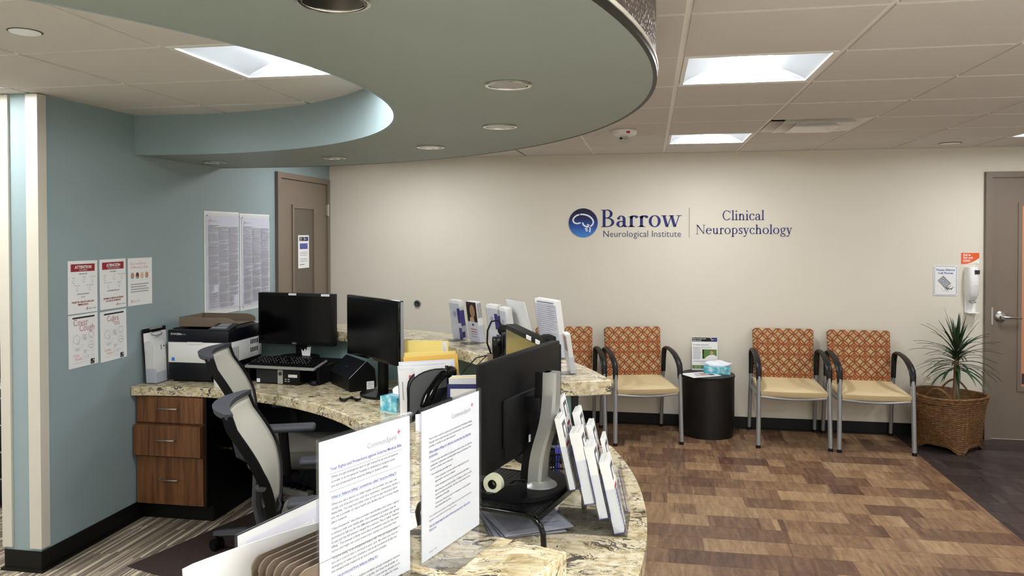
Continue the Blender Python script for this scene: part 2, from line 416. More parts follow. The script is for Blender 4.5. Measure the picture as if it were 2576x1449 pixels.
MB().box(-0.6, 4.3, -4.1, 1.5, -0.012, -0.001).build('floor_covering', 'pale_floor', floor, smooth=False)  # unseen pale floor, added to bounce light onto the ceiling
MB().box(-6.0, -0.6, -4.1, 0.6, -0.0, 0.002).build('floor_covering', 'pale_floor', floor, smooth=False)
MB().box(EDGE, 4.3, 1.5, 4.0, -0.012, -0.001).build('plank', 'plank_dark', floor, smooth=False)['kind'] = 'stuff'
MB().box(3.9, 4.3, 4.0, 6.83, -0.012, -0.001).build('plank', 'plank_dark', floor, smooth=False)['kind'] = 'stuff'

# ceiling : tegular tiles hung in a metal grid, curved soffit ring
ceiling = struct(MB().box(-6.2, 4.4, -4.2, 7.0, CEIL + 0.12, CEIL + 0.16).build('ceiling', 'ceiling_void'))
RG = (0.1316 - 0.012, 2.5165); LG = (-2.4057, 2.602)
def side_right(x, y):
    if x < WX: return False
    return math.hypot(x - CX, y - CY) > 2.2
lamps_r = {(0, 1), (0, 5), (4, 5)}; vent_r = (1, 4)
lamps_l = {(1, 0), (-2, 0)}
SKIP_R = set(lamps_r) | {vent_r}
extra_r = {(0, -3), (2, -3), (4, -3), (0, -6), (2, -6), (4, -6), (-2, -6), (0, -9), (2, -9), (4, -9), (-2, -9), (5, 1), (-4, 5)}; SKIP_R |= extra_r  # unseen panels added for fill; only the last follows from the lit teal wall
extra_l = {(-4, 0), (-2, -3), (-4, -3), (1, -3), (-2, -6), (-4, -6), (-2, -9), (-5, 3)}  # unseen panels added as fill light
G = 0.0115
tile_mesh = MB().box(G, TL - G, G, TL - G, 0, 0.016)
tm = tile_mesh.mesh('ceiling_tile'); tm.materials.append(MATS['ceiling_tile'])
def tile(x, y, clipx=None, clipy=None):
    if clipx or clipy:
        x1 = min(x + TL - G, clipx or 1e9); y1 = min(y + TL - G, clipy or 1e9)
        if x1 - x < 0.05 or y1 - y < 0.05: return
        MB().box(x + G, x1, y + G, y1, CEIL - 0.007, CEIL + 0.009).build('ceiling_tile', 'ceiling_tile', ceiling, smooth=False); return
    o = bpy.data.objects.new('ceiling_tile', tm); COL.objects.link(o); o.parent = ceiling; o.location = (x, y, CEIL - 0.007)
for i in range(-5, 7):
    for j in range(-2, 8):
        x, y = RG[0] + i * TL, RG[1] + j * TL
        if y > WY: continue
        if side_right(x + TL / 2, y + TL / 2) and (i, j) not in SKIP_R and y + TL / 2 > 1.2:
            tile(x, y, clipx=4.2 if x + TL > 4.2 else None, clipy=WY if y + TL > WY else None)
        x, y = LG[0] + i * TL, LG[1] + j * TL
        if (not side_right(x + TL / 2, y + TL / 2)) and y + TL / 2 > 1.2 and (i, j) not in lamps_l | extra_l and y < 5.5:
            tile(x, y)
# the rest of the ceiling, behind the viewpoint
mb = MB()
for gx, gy, sk, sr in ((RG[0], RG[1], SKIP_R, True), (LG[0], LG[1], lamps_l | extra_l, False)):
    for i in range(-7, 8):
        for j in range(-11, 8):
            x, y = gx + i * TL, gy + j * TL; c = (x + TL / 2, y + TL / 2)
            if (i, j) in sk or side_right(*c) != sr: continue
            shown = (c[1] > 1.2 and -5 <= i <= 6 and -2 <= j <= 7) and (sr or y < 5.5)
            if shown or y > WY or x > 4.1 or x < -6.2: continue
            mb.box(x + G, x + TL - G, y + G, min(y + TL - G, WY), CEIL - 0.007, CEIL + 0.009)
mb.build('ceiling_tile', 'ceiling_tile', ceiling, smooth=False)['kind'] = 'stuff'
for i in range(-1, 8):
    x = RG[0] + i * TL
    if x < 4.2: MB().box(x - 0.0125, x + 0.0125, 1.3 if i < 0 else -4, WY, CEIL, CEIL + 0.03).build('grid_bar', 'grid_metal', ceiling, smooth=False)
for j in range(-10, 8):
    y = RG[1] + j * TL
    if y < WY: MB().box(-0.7 if y < 5 else WX, 4.2, y - 0.0125, y + 0.0125, CEIL + 0.001, CEIL + 0.03).build('grid_bar', 'grid_metal', ceiling, smooth=False)
for i in range(-6, 3):
    x = LG[0] + i * TL
    MB().box(x - 0.0125, x + 0.0125, -4, 4.2, CEIL, CEIL + 0.03).build('grid_bar', 'grid_metal', ceiling, smooth=False)
for j in range(-10, 5):
    y = LG[1] + j * TL
    MB().box(-6, -0.8, y - 0.0125, y + 0.0125, CEIL + 0.001, CEIL + 0.03).build('grid_bar', 'grid_metal', ceiling, smooth=False)
MB().box(WX, 4.2, WY - 0.022, WY, CEIL - 0.006, CEIL - 0.002).build('wall_angle', 'grid_metal', ceiling, smooth=False)

SZ = 2.147
Ri, Ro = 1.75, 2.668
a_i, a_o = wall_ang(Ri), wall_ang(Ro)
n = 96
holes = [93.0, 70.1, 47.6, 24.8, 0.55, -23.7, -47.5]
RD = 2.212; HR = 0.066
# underside with round cut-outs for the downlights
def soffit_underside():
    bm = bmesh.new()
    def loop(pts): 
        vs = [bm.verts.new((p[0], p[1], SZ)) for p in pts]
        return [bm.edges.new((vs[k], vs[(k + 1) % len(vs)])) for k in range(len(vs))]
    edges = loop(arc(Ro, -a_o, a_o, n) + arc(Ri, a_i, -a_i, n))
    for h in holes:
        c = pol(RD, math.radians(h))
        edges += loop([(c[0] + HR * math.cos(-2 * PI * k / 24), c[1] + HR * math.sin(-2 * PI * k / 24)) for k in range(24)])
    bmesh.ops.triangle_fill(bm, use_beauty=True, use_dissolve=False, edges=edges)
    bm.verts.index_update()
    mb = MB(); mb.add([tuple(v.co) for v in bm.verts], [tuple(v.index for v in f.verts) for f in bm.faces]); bm.free(); return mb
soffit = soffit_underside().build('soffit', 'soffit_paint', ceiling, smooth=False)
def band(R, a0, a1, z0, z1, th, n=96):
    p = arc(R, a0, a1, n); q = arc(R + th, a0, a1, n); k = n + 1
    V = [(x, y, z0) for x, y in p] + [(x, y, z1) for x, y in p] + [(x, y, z0) for x, y in q] + [(x, y, z1) for x, y in q]
    F = []
    for i in range(n):
        F += [(i, i + 1, k + i + 1, k + i), (2 * k + i + 1, 2 * k + i, 3 * k + i, 3 * k + i + 1), (i + 1, i, 2 * k + i, 2 * k + i + 1), (k + i, k + i + 1, 3 * k + i + 1, 3 * k + i)]
    F += [(0, k, 3 * k, 2 * k), (n, 2 * k + n, 3 * k + n, k + n)]
    return MB().add(V, F)
band(Ri - 0.004, -a_i, a_i, SZ - 0.001, CEIL - 0.0045, 0.012).build('inner_face', 'teal_paint', soffit)
band(Ro - 0.024, -a_o, a_o, SZ + 0.022, CEIL + 0.01, 0.02).build('fascia', 'hammered_metal', soffit)
band(Ro - 0.012, -a_o, a_o, SZ - 0.001, SZ + 0.013, 0.012).build('edge_reveal', 'black_metal', soffit)
band(Ro - 0.012, -a_o, a_o, SZ + 0.013, SZ + 0.024, 0.015).build('edge_trim', 'white_trim', soffit)
band(Ro - 0.01, -a_o, a_o, CEIL - 0.03, CEIL - 0.0045, 0.012).build('top_trim', 'white_trim', soffit)

# walls
wall_back = struct(MB().box(-3.2, 4.4, WY, WY + 0.15, 0, CEIL + 0.12).build('wall_back', 'beige_paint', smooth=False))
wall_left = struct(MB().box(-3.18, WX, 3.327, WY, 0, CEIL + 0.12).build('wall_left', 'teal_paint', smooth=False))
MB().box(-3.035, WX + 0.012, 3.315, 3.372, 0.118, CEIL - 0.012).build('corner_trim', 'white_trim', wall_left, smooth=False)
MB().box(-3.192, -3.137, 3.315, 3.372, 0.118, CEIL - 0.012).build('corner_trim', 'white_trim', wall_left, smooth=False)
struct(MB().box(4.25, 4.4, -4.2, 7.0, 0, CEIL + 0.12).build('wall_right', 'bright_wall', smooth=False))
struct(MB().box(-6.2, 4.4, -4.2, -4.05, 0, CEIL + 0.12).build('wall_front', 'bright_wall', smooth=False))
struct(MB().box(-6.2, -6.05, -4.2, 7.0, 0, CEIL + 0.12).build('wall_far_left', 'bright_wall', smooth=False))
struct(MB().box(-6.2, -3.18, 5.2, 5.3, 0, CEIL + 0.12).build('wall_alcove', 'beige_paint', smooth=False))
def baseboard(name, x0, x1, y0, y1, t0, t1):
    mb = MB().box(x0, x1, y0, y1, 0, 0.102)
    mb.box(x0 - t0, x1 + t0, y0 - t1, y1 + t1, 0, 0.012)
    return struct(mb.build(name, 'black_rubber', smooth=False))
baseboard('baseboard_back', -2.97, 2.68, WY - 0.006, WY + 0.001, 0, 0.012)
baseboard('baseboard_left', -3.186, WX + 0.006, 3.321, 5.77, 0.012, 0.012)

# door in the teal wall
door_1 = struct(MB().box(WX - 0.03, WX + 0.012, 5.832, 6.737, 0.01, 2.134).build('door_1', 'taupe_door', smooth=False))
fr = MB(); fr.box(WX - 0.05, WX + 0.028, 5.768, 5.826, 0, 2.187); fr.box(WX - 0.05, WX + 0.028, 6.743, 6.795, 0, 2.187); fr.box(WX - 0.05, WX + 0.028, 5.826, 6.743, 2.14, 2.187)
fr.build('door_frame', 'taupe_door', door_1, smooth=False)
st = MB(); st.box(WX + 0.012, WX + 0.024, 6.035, 6.065, 0.4, 1.93); st.box(WX + 0.012, WX + 0.024, 6.45, 6.48, 0.4, 1.93); st.box(WX + 0.012, WX + 0.024, 6.065, 6.45, 1.90, 1.93); st.box(WX + 0.012, WX + 0.024, 6.065, 6.45, 0.4, 0.43)
st.build('glazing_bead', 'taupe_door', door_1, smooth=False)
MB().box(WX + 0.0115, WX + 0.014, 6.065, 6.45, 0.43, 1.90).build('glass_panel', 'taupe_dark', door_1, smooth=False)
for z in (1.90, 1.02, 0.25):
    h = MB().cyl((WX + 0.03, 6.745, z - 0.055), (WX + 0.03, 6.745, z + 0.055), 0.009, n=10); h.box(WX + 0.012, WX + 0.026, 6.72, 6.77, z - 0.05, z + 0.05)
    h.build('hinge', 'brushed_metal', door_1)

# door beside the plant
door_2 = struct(MB().box(2.735, 3.64, WY - 0.012, WY + 0.001, 0.012, 2.126).build('door_2', 'taupe_door', smooth=False))
fr = MB(); fr.box(2.68, 2.729, WY - 0.035, WY + 0.001, 0, 2.178); fr.box(3.646, 3.695, WY - 0.035, WY + 0.001, 0, 2.178); fr.box(2.729, 3.646, WY - 0.035, WY + 0.001, 2.132, 2.178)
fr.build('door_frame', 'taupe_door', door_2, smooth=False)
gp = MB().box(2.953, 3.42, WY - 0.016, WY - 0.011, 0.44, 1.90); gp.build('glass_panel', 'orange_glass', door_2, smooth=False)
MB().box(2.96, 3.42, WY - 0.019, WY - 0.015, 0.46, 0.545).build('push_bar', 'dark_grey', door_2, smooth=False)
b = MB(); b.box(2.925, 2.953, WY - 0.022, WY - 0.01, 0.40, 1.93); b.box(3.42, 3.448, WY - 0.022, WY - 0.01, 0.40, 1.93); b.box(2.953, 3.42, WY - 0.022, WY - 0.01, 1.90, 1.93); b.box(2.953, 3.42, WY - 0.022, WY - 0.01, 0.40, 0.44)
b.build('glazing_bead', 'taupe_door', door_2, smooth=False)
hd = MB().at((2.80, WY - 0.012, 1.003), rx=PI / 2).lathe([(0.045, 0), (0.045, 0.006), (0.034, 0.016), (0.014, 0.02), (0.013, 0.055)], 28)
hd.at().tube([(2.80, WY - 0.06, 1.003), (2.815, WY - 0.068, 1.003), (2.86, WY - 0.07, 1.002), (2.935, WY - 0.068, 0.998)], [0.012, 0.013, 0.012, 0.010], 10, flat=0.8)
hd.build('lever_handle', 'brushed_metal', door_2)
MB().box(2.722, 2.735, WY - 0.04, WY - 0.03, 0.94, 1.08).build('strike_plate', 'brushed_metal', door_2)

# ------------------------------------------------------------------ ceiling lights, vent, alarm
def troffer():
    r = thing('ceiling_light', 'x', 'light', (0, 0, 0), group='square ceiling light panels')
    g = 0.014; W_ = TL
    f = MB()
    for a, b_, c, d in ((g, W_ - g, g, g + 0.018), (g, W_ - g, W_ - g - 0.018, W_ - g), (g, g + 0.018, g + 0.018, W_ - g - 0.018), (W_ - g - 0.018, W_ - g, g + 0.018, W_ - g - 0.018)):
        f.box(a, b_, c, d, -0.006, 0.0)
    f.box(g, W_ - g, g, W_ - g, 0.095, 0.1)
    for a, b_, c, d in ((g, g + 0.004, g, W_ - g), (W_ - g - 0.004, W_ - g, g, W_ - g), (g, W_ - g, g, g + 0.004), (g, W_ - g, W_ - g - 0.004, W_ - g)): f.box(a, b_, c, d, 0, 0.1)
    f.build('housing', 'white_metal', r, smooth=False)
    p = MB(); k = 14; x0, x1, y0, y1 = g + 0.018, W_ - g - 0.018, g + 0.018, W_ - g - 0.018
    for sx in (0, 1):          # two vaulted reflector pans either side of the lens
        V = []; F = []
        for i in range(k + 1):
            s_ = i / k; xx = x0 + (x1 - x0) * 0.36 * s_; zz = 0.002 + 0.055 * math.sin(s_ * PI * 0.62)
            if sx: xx = x0 + x1 - xx
            V += [(xx, y0, zz), (xx, y1, zz)]
        for i in range(k): F.append((2 * i, 2 * i + 1, 2 * i + 3, 2 * i + 2) if sx else (2 * i, 2 * i + 2, 2 * i + 3, 2 * i + 1))
        p.add(V, F)
    p.build('reflector_pan', 'lamp_pan', r)
    l = MB(); xa, xb = x0 + (x1 - x0) * 0.355, x1 - (x1 - x0) * 0.355; V = []; F = []
    for i in range(k + 1):
        s_ = i / k; xx = xa + (xb - xa) * s_; zz = 0.044 - 0.03 * math.sin(PI * s_); V += [(xx, y0, zz), (xx, y1, zz)]
    for i in range(k): F.append((2 * i, 2 * i + 2, 2 * i + 3, 2 * i + 1))
    l.add(V, F); l.build('lamp_lens', 'lamp_lens', r)
    for yy in (y0, y1):        # end cheeks with an arched edge
        e = MB(); V = [(x0, yy, 0.0)] + [(x0 + (x1 - x0) * i / 16, yy, 0.004 + 0.05 * math.sin(PI * i / 16)) for i in range(17)] + [(x1, yy, 0.0)]
        e.add(V, [tuple(range(len(V)))] if yy == y0 else [tuple(range(len(V) - 1, -1, -1))])
        e.build('end_cheek', 'lamp_pan', r, smooth=False)
    return r
T0 = troffer(); first = True
LAB = {('r', 0, 1): 'square lit ceiling panel close to the curved soffit edge, the larger of two in line', ('r', 0, 5): 'small-looking lit ceiling panel near the beige wall beside the air vent',
       ('r', 4, 5): 'lit ceiling panel over the taupe door by the plant', ('l', 1, 0): 'lit ceiling panel partly hidden by the ring soffit, inside its opening',
       ('l', -2, 0): 'lit ceiling panel above the end of the teal wall'}
def light(kind, i, j, g_):
    global first
    o = T0 if first else dup(T0); first = False
    place(o, (g_[0] + i * TL, g_[1] + j * TL, CEIL), 0.0, LAB.get((kind, i, j), 'lit ceiling panel of the room behind the viewpoint'))
for i, j in sorted(lamps_r): light('r', i, j, RG)
for i, j in sorted(lamps_l): light('l', i, j, LG)
for i, j in sorted(extra_r): light('r', i, j, RG)
for i, j in sorted(extra_l): light('l', i, j, LG)

# square stepped air diffuser
vt = thing('air_vent', 'white square stepped air diffuser in the ceiling near the lit panels', 'air vent', (RG[0] + TL * 1.5, RG[1] + TL * 4.5, CEIL))
MB().box(-0.29, 0.29, -0.29, 0.29, 0.09, 0.1).build('backing', 'dark_void', vt, smooth=False)
def cone(h0, h1, z0, z1):
    V = [(sx * h0, sy * h0, z0) for sx, sy in ((-1, -1), (1, -1), (1, 1), (-1, 1))] + [(sx * h1, sy * h1, z1) for sx, sy in ((-1, -1), (1, -1), (1, 1), (-1, 1))]
    V += [(v[0] * 0.985, v[1] * 0.985, v[2] + 0.004) for v in V]
    F = []
    for q in range(4):
        p_ = (q + 1) % 4; F += [(q, p_, 4 + p_, 4 + q), (8 + p_, 8 + q, 12 + q, 12 + p_), (q, 8 + q, 8 + p_, p_)]
    return MB().add(V, F)
cone(0.292, 0.232, -0.005, 0.055).build('outer_cone', 'vent_metal', vt, smooth=False)
cone(0.222, 0.15, -0.02, 0.045).build('middle_cone', 'vent_metal', vt, smooth=False)
cc = cone(0.145, 0.085, -0.034, 0.02); cc.box(-0.086, 0.086, -0.086, 0.086, 0.018, 0.022); cc.build('inner_cone', 'vent_metal', vt, smooth=False)

def downlight(x, y, z, label, r=0.0, wide=0.074, dark=False):
    d = thing('recessed_downlight', label, 'light', (x, y, z), group='round downlights in the soffit')
    MB().lathe([(wide, -0.001), (wide, -0.005), (wide - 0.004, -0.007), (wide - 0.012, -0.006), (wide - 0.014, 0.004)], 32).build('trim_ring', 'chrome', d)
    MB().lathe([(wide - 0.014, -0.004), (wide - 0.018, 0.03), (wide - 0.03, 0.07), (wide - 0.045, 0.09)], 32).build('reflector', 'reflector', d)
    lp = MB()
    for k in range(3):
        a = k * 2 * PI / 3; lp.tube([(0.018 * math.cos(a), 0.018 * math.sin(a), 0.088), (0.018 * math.cos(a), 0.018 * math.sin(a), 0.02)], 0.007, 8)
    lp.build('bulb', 'white_plastic', d)
    return d
DLN = ['round chrome downlight where the soffit meets the teal wall', 'round chrome downlight in the soffit above the taupe door', 'round chrome downlight in the soffit, third along the ring from the teal wall',
       'round chrome downlight in the soffit, fourth along the ring from the teal wall', 'chrome-rimmed downlight alone in the middle of the broad soffit underside', 'large close chrome downlight cut by the top of the picture', 'chrome downlight of the soffit ring behind the viewpoint']
for h, lb in zip(holes, DLN):
    c = pol(RD, math.radians(h)); downlight(c[0], c[1], SZ, lb)
sp = thing('ceiling_speaker', 'round white flush disc in the ceiling tile above the teal wall end', 'speaker', (-2.117, 2.316, CEIL - 0.007))
MB().lathe([(0.0, -0.004), (0.048, -0.004), (0.05, -0.001)], 28).build('disc', 'white_plastic', sp)
MB().lathe([(0.05, -0.002), (0.055, -0.0005)], 28).build('rim', 'dark_grey', sp)
d2 = thing('recessed_can', 'shallow dark round recess in the ceiling above the cell phone sign', 'light', (2.288, 6.47, CEIL - 0.007))
MB().lathe([(0.076, -0.0005), (0.08, -0.002), (0.078, -0.0035), (0.072, -0.003)], 28).build('ring', 'dark_void', d2)
MB().lathe([(0.074, -0.0042), (0.0, -0.0045)], 28).build('lens', 'grid_metal', d2)
al = thing('alarm_strobe', 'white ceiling alarm strobe with clear dome and red mark', 'alarm', (-0.172, 5.25, CEIL - 0.007))
MB().lathe([(0.0, -0.002), (0.082, -0.002), (0.085, -0.012), (0.078, -0.032), (0.06, -0.04), (0, -0.04)][::-1], 32).build('base', 'white_plastic', al)
MB().lathe([(0.0, -0.092), (0.02, -0.088), (0.042, -0.07), (0.06, -0.045), (0.064, -0.038)], 28).build('dome', 'acrylic', al)
tb = MB().box(-0.03, 0.028, -0.012, 0.012, -0.066, -0.04); tb.box(-0.026, -0.01, -0.014, -0.01, -0.064, -0.045); tb.build('flash_tube', 'brushed_metal', al)
MB().box(-0.03, -0.012, -0.0145, -0.0115, -0.063, -0.05).build('lens_block', 'black_plastic', al)
MB().at(rz=0.35).box(-0.012, 0.012, -0.0865, -0.078, -0.03, -0.016).build('red_mark', 'red_plastic', al)
# ------------------------------------------------------------------ reception desk
WT = 0.795; TT = 1.07; CA = math.radians(19.35)
def slab(name, parts, z0, z1, label, cat):
    mb = MB(); mb.prism(parts, z0, z1)
    o = mb.build(name, 'granite', smooth=True); bv = o.modifiers.new('edge', 'BEVEL'); bv.width = 0.004; bv.segments = 2; bv.limit_method = 'ANGLE'; bv.angle_limit = math.radians(50)
    return tag(o, label, cat)
aw, ao = wall_ang(1.69, -2.976), wall_ang(2.39, -2.976)
poly = arc(1.69, aw, -aw, 80) + arc(2.39, -ao, -CA - 0.006, 30) + arc(2.64, -CA - 0.006, CA + 0.006, 34) + arc(2.39, CA + 0.006, ao, 30)
slab('worktop', poly[::-1], WT - 0.055, WT, 'long curved cream granite worktop with dark flecks, at sitting height', 'countertop')
at_ = wall_ang(2.31, -2.976); at2 = wall_ang(2.64, -2.976)
slab('raised_counter', arc(2.31, CA, at_, 48) + arc(2.64, at2, CA, 48), TT - 0.06, TT, 'raised granite counter holding brochure stands, ending in a sharp tip before the chairs', 'countertop')
slab('raised_counter', arc(2.31, -at_, -CA, 48) + arc(2.64, -CA, -at2, 48), TT - 0.06, TT, 'raised granite counter carrying the two acrylic document stands and the taupe sorter', 'countertop')
desk = thing('reception_desk', 'curved teal reception desk wall carrying the granite counters', 'desk', (CX, CY, 0))
def bandl(R0, R1, a0, a1, z0, z1, n=40):
    mb = MB(); mb.M = Matrix.Translation((-CX, -CY, 0)); return mb.prism(arc(R0, a0, a1, n) + arc(R1, a1, a0, n), z0, z1)
a1 = wall_ang(2.51, -2.975); B0 = math.radians(21.3)
bandl(2.39, 2.51, B0, a1, 0, TT - 0.06).build('desk_panel', 'desk_teal', desk)
bandl(2.39, 2.51, -a1, -B0, 0, TT - 0.06).build('desk_panel', 'desk_teal', desk)
bandl(2.45, 2.53, -B0, B0, 0, WT - 0.056).build('desk_panel', 'desk_teal', desk)
bandl(2.383, 2.3895, -a1 + 0.02, a1 - 0.02, 0.0, WT - 0.057).build('inner_lining', 'under_desk_shade', desk)  # added dark sheet over the teal panel, imitates shade under the worktop
for s in (1, -1):
    a = s * (B0 - 0.004)
    e = bandl(2.49, 2.518, min(a, a + s * 0.006), max(a, a + s * 0.006), WT, TT - 0.061, 1); e.build('edge_strip', 'black_rubber', desk)
# receptacle plate on the inner desk panel, with plugged cords
def on_inner(a, R=2.382): return pol(R, a)
rp = thing('data_plate', 'beige cable plate on the desk wall under the worktop', 'outlet', on_inner(math.radians(53.5)) + (0.53,), math.radians(53.5 - 90))
MB().rbox(-0.034, 0.034, -0.008, 0.0, -0.07, 0.07, 0.004).build('plate', 'beige_plate', rp)
pk = MB()
for k in range(4): pk.box(-0.012, 0.012, -0.011, -0.007, 0.036 - k * 0.03, 0.05 - k * 0.03)
pk.build('port', 'dark_grey', rp)
cb = MB()
for k in range(3): cb.tube([(0, -0.012, 0.04 - k * 0.03), (-0.03, -0.04, 0.03 - k * 0.03), (-0.09 + 0.03 * k, -0.05, -0.03 - 0.03 * k), (-0.14 + 0.06 * k, -0.04, -0.14), (-0.12 + 0.06 * k, -0.03, -0.3)], 0.003, 6)
tag(cb.build('network_cable', 'yellow_cable', None, rp.location, rp.rotation_euler.z), 'thin cables plugged into the beige plate under the worktop', 'cable')

# drawer cabinet
cab = thing('drawer_cabinet', 'walnut laminate three drawer cabinet under the worktop end', 'cabinet', (-2.745, 4.05, 0))
b = MB(); b.box(-0.222, 0.222, 0.0, 0.52, 0.10, 0.738); b.build('body', 'walnut_laminate', cab, smooth=False)
MB().box(0.222, 0.232, -0.02, 0.52, 0.10, 0.738).build('side_panel', 'black_plastic', cab, smooth=False)
MB().box(-0.222, 0.232, 0.045, 0.5, 0, 0.10).build('toe_kick', 'black_rubber', cab, smooth=False)
for z0, z1, dx in ((0.583, 0.734, 0.0), (0.395, 0.572, 0.03), (0.105, 0.384, 0.0)):
    d = MB().rbox(-0.219, 0.207, -0.02 - dx, -0.001, z0, z1, 0.0015, 1).build('drawer', 'walnut_laminate', cab, smooth=False)
    if dx:
        bx = MB(); bx.box(-0.2, -0.188, -dx, 0, z0 + 0.02, z1 - 0.03); bx.box(0.176, 0.188, -dx, 0, z0 + 0.02, z1 - 0.03); bx.box(-0.2, 0.188, -dx, 0, z0 + 0.015, z0 + 0.02); bx.build('drawer_box', 'black_plastic', d, smooth=False)
    zz = (z0 + z1) / 2 + 0.012; y = -0.02 - dx
    MB().tube([(-0.055, y, zz), (-0.055, y - 0.026, zz), (-0.045, y - 0.03, zz), (0.045, y - 0.03, zz), (0.055, y - 0.026, zz), (0.055, y, zz)], 0.0045, 8).build('handle', 'brushed_metal', d)
k = MB().cyl((0.232, 0.16, 0.40), (0.246, 0.16, 0.40), 0.008); k.tube([(0.246, 0.16, 0.40), (0.27, 0.158, 0.399)], 0.003, 6); k.box(0.268, 0.288, 0.157, 0.16, 0.391, 0.407); k.build('key', 'gold_metal', cab)

# chair mat, power strip
mt = MB(); md = Vector((0.29, 0.957)); mp = Vector((0.957, -0.29)); c0 = Vector((-2.60, 3.455))
pts = [c0, c0 + mp * 1.3, c0 + mp * 1.3 + md * 1.0, c0 + md * 1.0]
mt.prism([(p.x, p.y) for p in pts], 0.0, 0.004)
tag(mt.build('chair_mat', 'mat_brown', smooth=False), 'dark brown ribbed chair mat on the striped carpet', 'mat')
ps = thing('power_strip', 'grey power strip lying under the worktop with cords', 'power strip', (-2.20, 4.58, 0.0), -0.35)
MB().rbox(-0.15, 0.09, -0.03, 0.03, 0.0, 0.045, 0.008).build('body', 'silver_plastic', ps)
pl = MB()
for k in range(4): pl.rbox(-0.13 + k * 0.05, -0.1 + k * 0.05, -0.018, 0.018, 0.045, 0.075, 0.006)
pl.build('plug', 'black_plastic', ps)
for nm, m_, pts in (('cord', 'grey_cable', [(0.09, 0, 0.02), (0.18, 0.02, 0.03), (0.3, 0.0, 0.012), (0.45, 0.06, 0.01)]), ('cord', 'grey_cable', [(0.09, 0.01, 0.02), (0.2, -0.05, 0.02), (0.33, -0.04, 0.01), (0.42, -0.12, 0.01)]),
                    ('cord', 'black_plastic', [(-0.1, 0, 0.075), (-0.12, 0.03, 0.13), (-0.2, 0.06, 0.1), (-0.24, 0.02, 0.02), (-0.3, 0.0, 0.01)]), ('cord', 'black_plastic', [(-0.02, 0, 0.07), (0.0, 0.06, 0.16), (0.06, 0.1, 0.3), (0.06, 0.12, 0.5)])):
    MB().tube(pts, 0.0045, 6).build(nm, m_, ps)

# ------------------------------------------------------------------ electronics on the worktop
def monitor(label, w_, h, zb, loc, rz, thick=0.03, bezel=0.014, chin=0.02, back=None, frame='black_plastic', screen='screen_off', side=None, stand='black_plastic', base=(0.26, 0.2), neck_back=0.06, neck_w=0.07, backbulge=True):
    m = thing('computer_monitor', label, 'monitor', loc, rz)
    b = MB(); b.rbox(-w_ / 2, w_ / 2, -0.008, thick - 0.008, zb, zb + h, 0.005); b.build('casing', frame, m)
    s = MB().box(-w_ / 2 + bezel, w_ / 2 - bezel, -0.0095, -0.0075, zb + chin, zb + h - bezel); s.build('screen', screen, m, smooth=False)
    if backbulge:
        bb = MB().rbox(-w_ * 0.32, w_ * 0.32, thick - 0.01, thick + (0.02 if stand else 0.003), zb + h * 0.16, zb + h * 0.62, 0.012); bb.build('back_cover', frame, m)
    if side: MB().box(w_ / 2 - 0.001, w_ / 2 + 0.002, 0.004, thick - 0.01, zb + 0.006, zb + h - 0.006).build('side_strip', side, m, smooth=False)
    if stand:
        n = MB().rbox(-neck_w / 2, neck_w / 2, neck_back - 0.012, neck_back + 0.02, 0.012, zb + h * 0.55, 0.006); n.build('stand_neck', stand, m)
        bs = MB().prism([(base[0] / 2 * math.cos(2 * PI * i / 28), neck_back - 0.02 + base[1] / 2 * math.sin(2 * PI * i / 28)) for i in range(28)], 0, 0.014); bs.build('stand_base', stand, m)
    return m
def sticker(parent, x0, x1, z0, z1, y, txt=None, m_='paper'):
    s = MB().box(x0, x1, y - 0.0008, y, z0, z1).build('label_sticker', m_, parent, smooth=False)
    if txt: MB().at((0, y - 0.0011, 0)).text(txt, (z1 - z0) * 0.5, (x0 + x1) / 2, z0 + (z1 - z0) * 0.3, 0, 'c', fit=(x1 - x0) * 0.8).build('print', 'ink_grey', s, smooth=False)
# monitor on the shelf in the corner
SH = 0.903
m1 = monitor('black flat monitor with two white label stickers on its top bezel, above the keyboard', 0.535, 0.322, 0.088, (-2.170, 4.462, SH), math.radians(-7), thick=0.05, bezel=0.017, chin=0.024)
sticker(m1, -0.045, 0.01, 0.397, 0.4095, -0.0085, 'UNC0100129'); sticker(m1, 0.185, 0.243, 0.395, 0.4085, -0.0085, 'UNC0100130')
MB().at((0, -0.0088, 0)).text('DELL', 0.014, -0.005, 0.0945, 0, 'c', bold=0.02).build('logo', 'silver_paint', m1, smooth=False)
cp = MB().prism([(0.02, 0.004), (0.075, 0.004), (0.082, 0.062), (0.055, 0.058), (0.05, 0.035), (0.038, 0.05), (0.03, 0.03), (0.014, 0.044)], -0.012, -0.008, axis='y'); cp.at((0, 0, 0)); o = cp.build('reflective_plate', 'white_plastic', m1, smooth=False); o.location = (0, 0.05, 0.012)
shf = thing('monitor_shelf', 'low black monitor shelf holding the keyboard in the desk corner', 'shelf', (-2.13, 4.36, WT), math.radians(-5))
MB().rbox(-0.245, 0.245, -0.17, 0.19, 0.095, 0.108, 0.004).build('top', 'black_plastic', shf)
MB().box(-0.24, -0.225, -0.13, 0.18, 0, 0.095).build('leg', 'black_plastic', shf, smooth=False); MB().box(0.225, 0.24, -0.13, 0.18, 0, 0.095).build('leg', 'black_plastic', shf, smooth=False)
pc = thing('desktop_computer', 'slim black desktop computer lying under the monitor shelf', 'computer', (-2.158, 4.20, WT), math.radians(-5))
MB().rbox(-0.146, 0.146, 0.0, 0.29, 0.002, 0.090, 0.003).build('case', 'black_metal', pc)
gr = MB()
for i in range(22):
    for j in range(9): gr.box(-0.14 + i * 0.0062, -0.1365 + i * 0.0062, -0.0012, 0.001, 0.012 + j * 0.0078, 0.0165 + j * 0.0078)
gr.build('grille', 'dark_grey', pc, smooth=False)['kind'] = 'stuff'
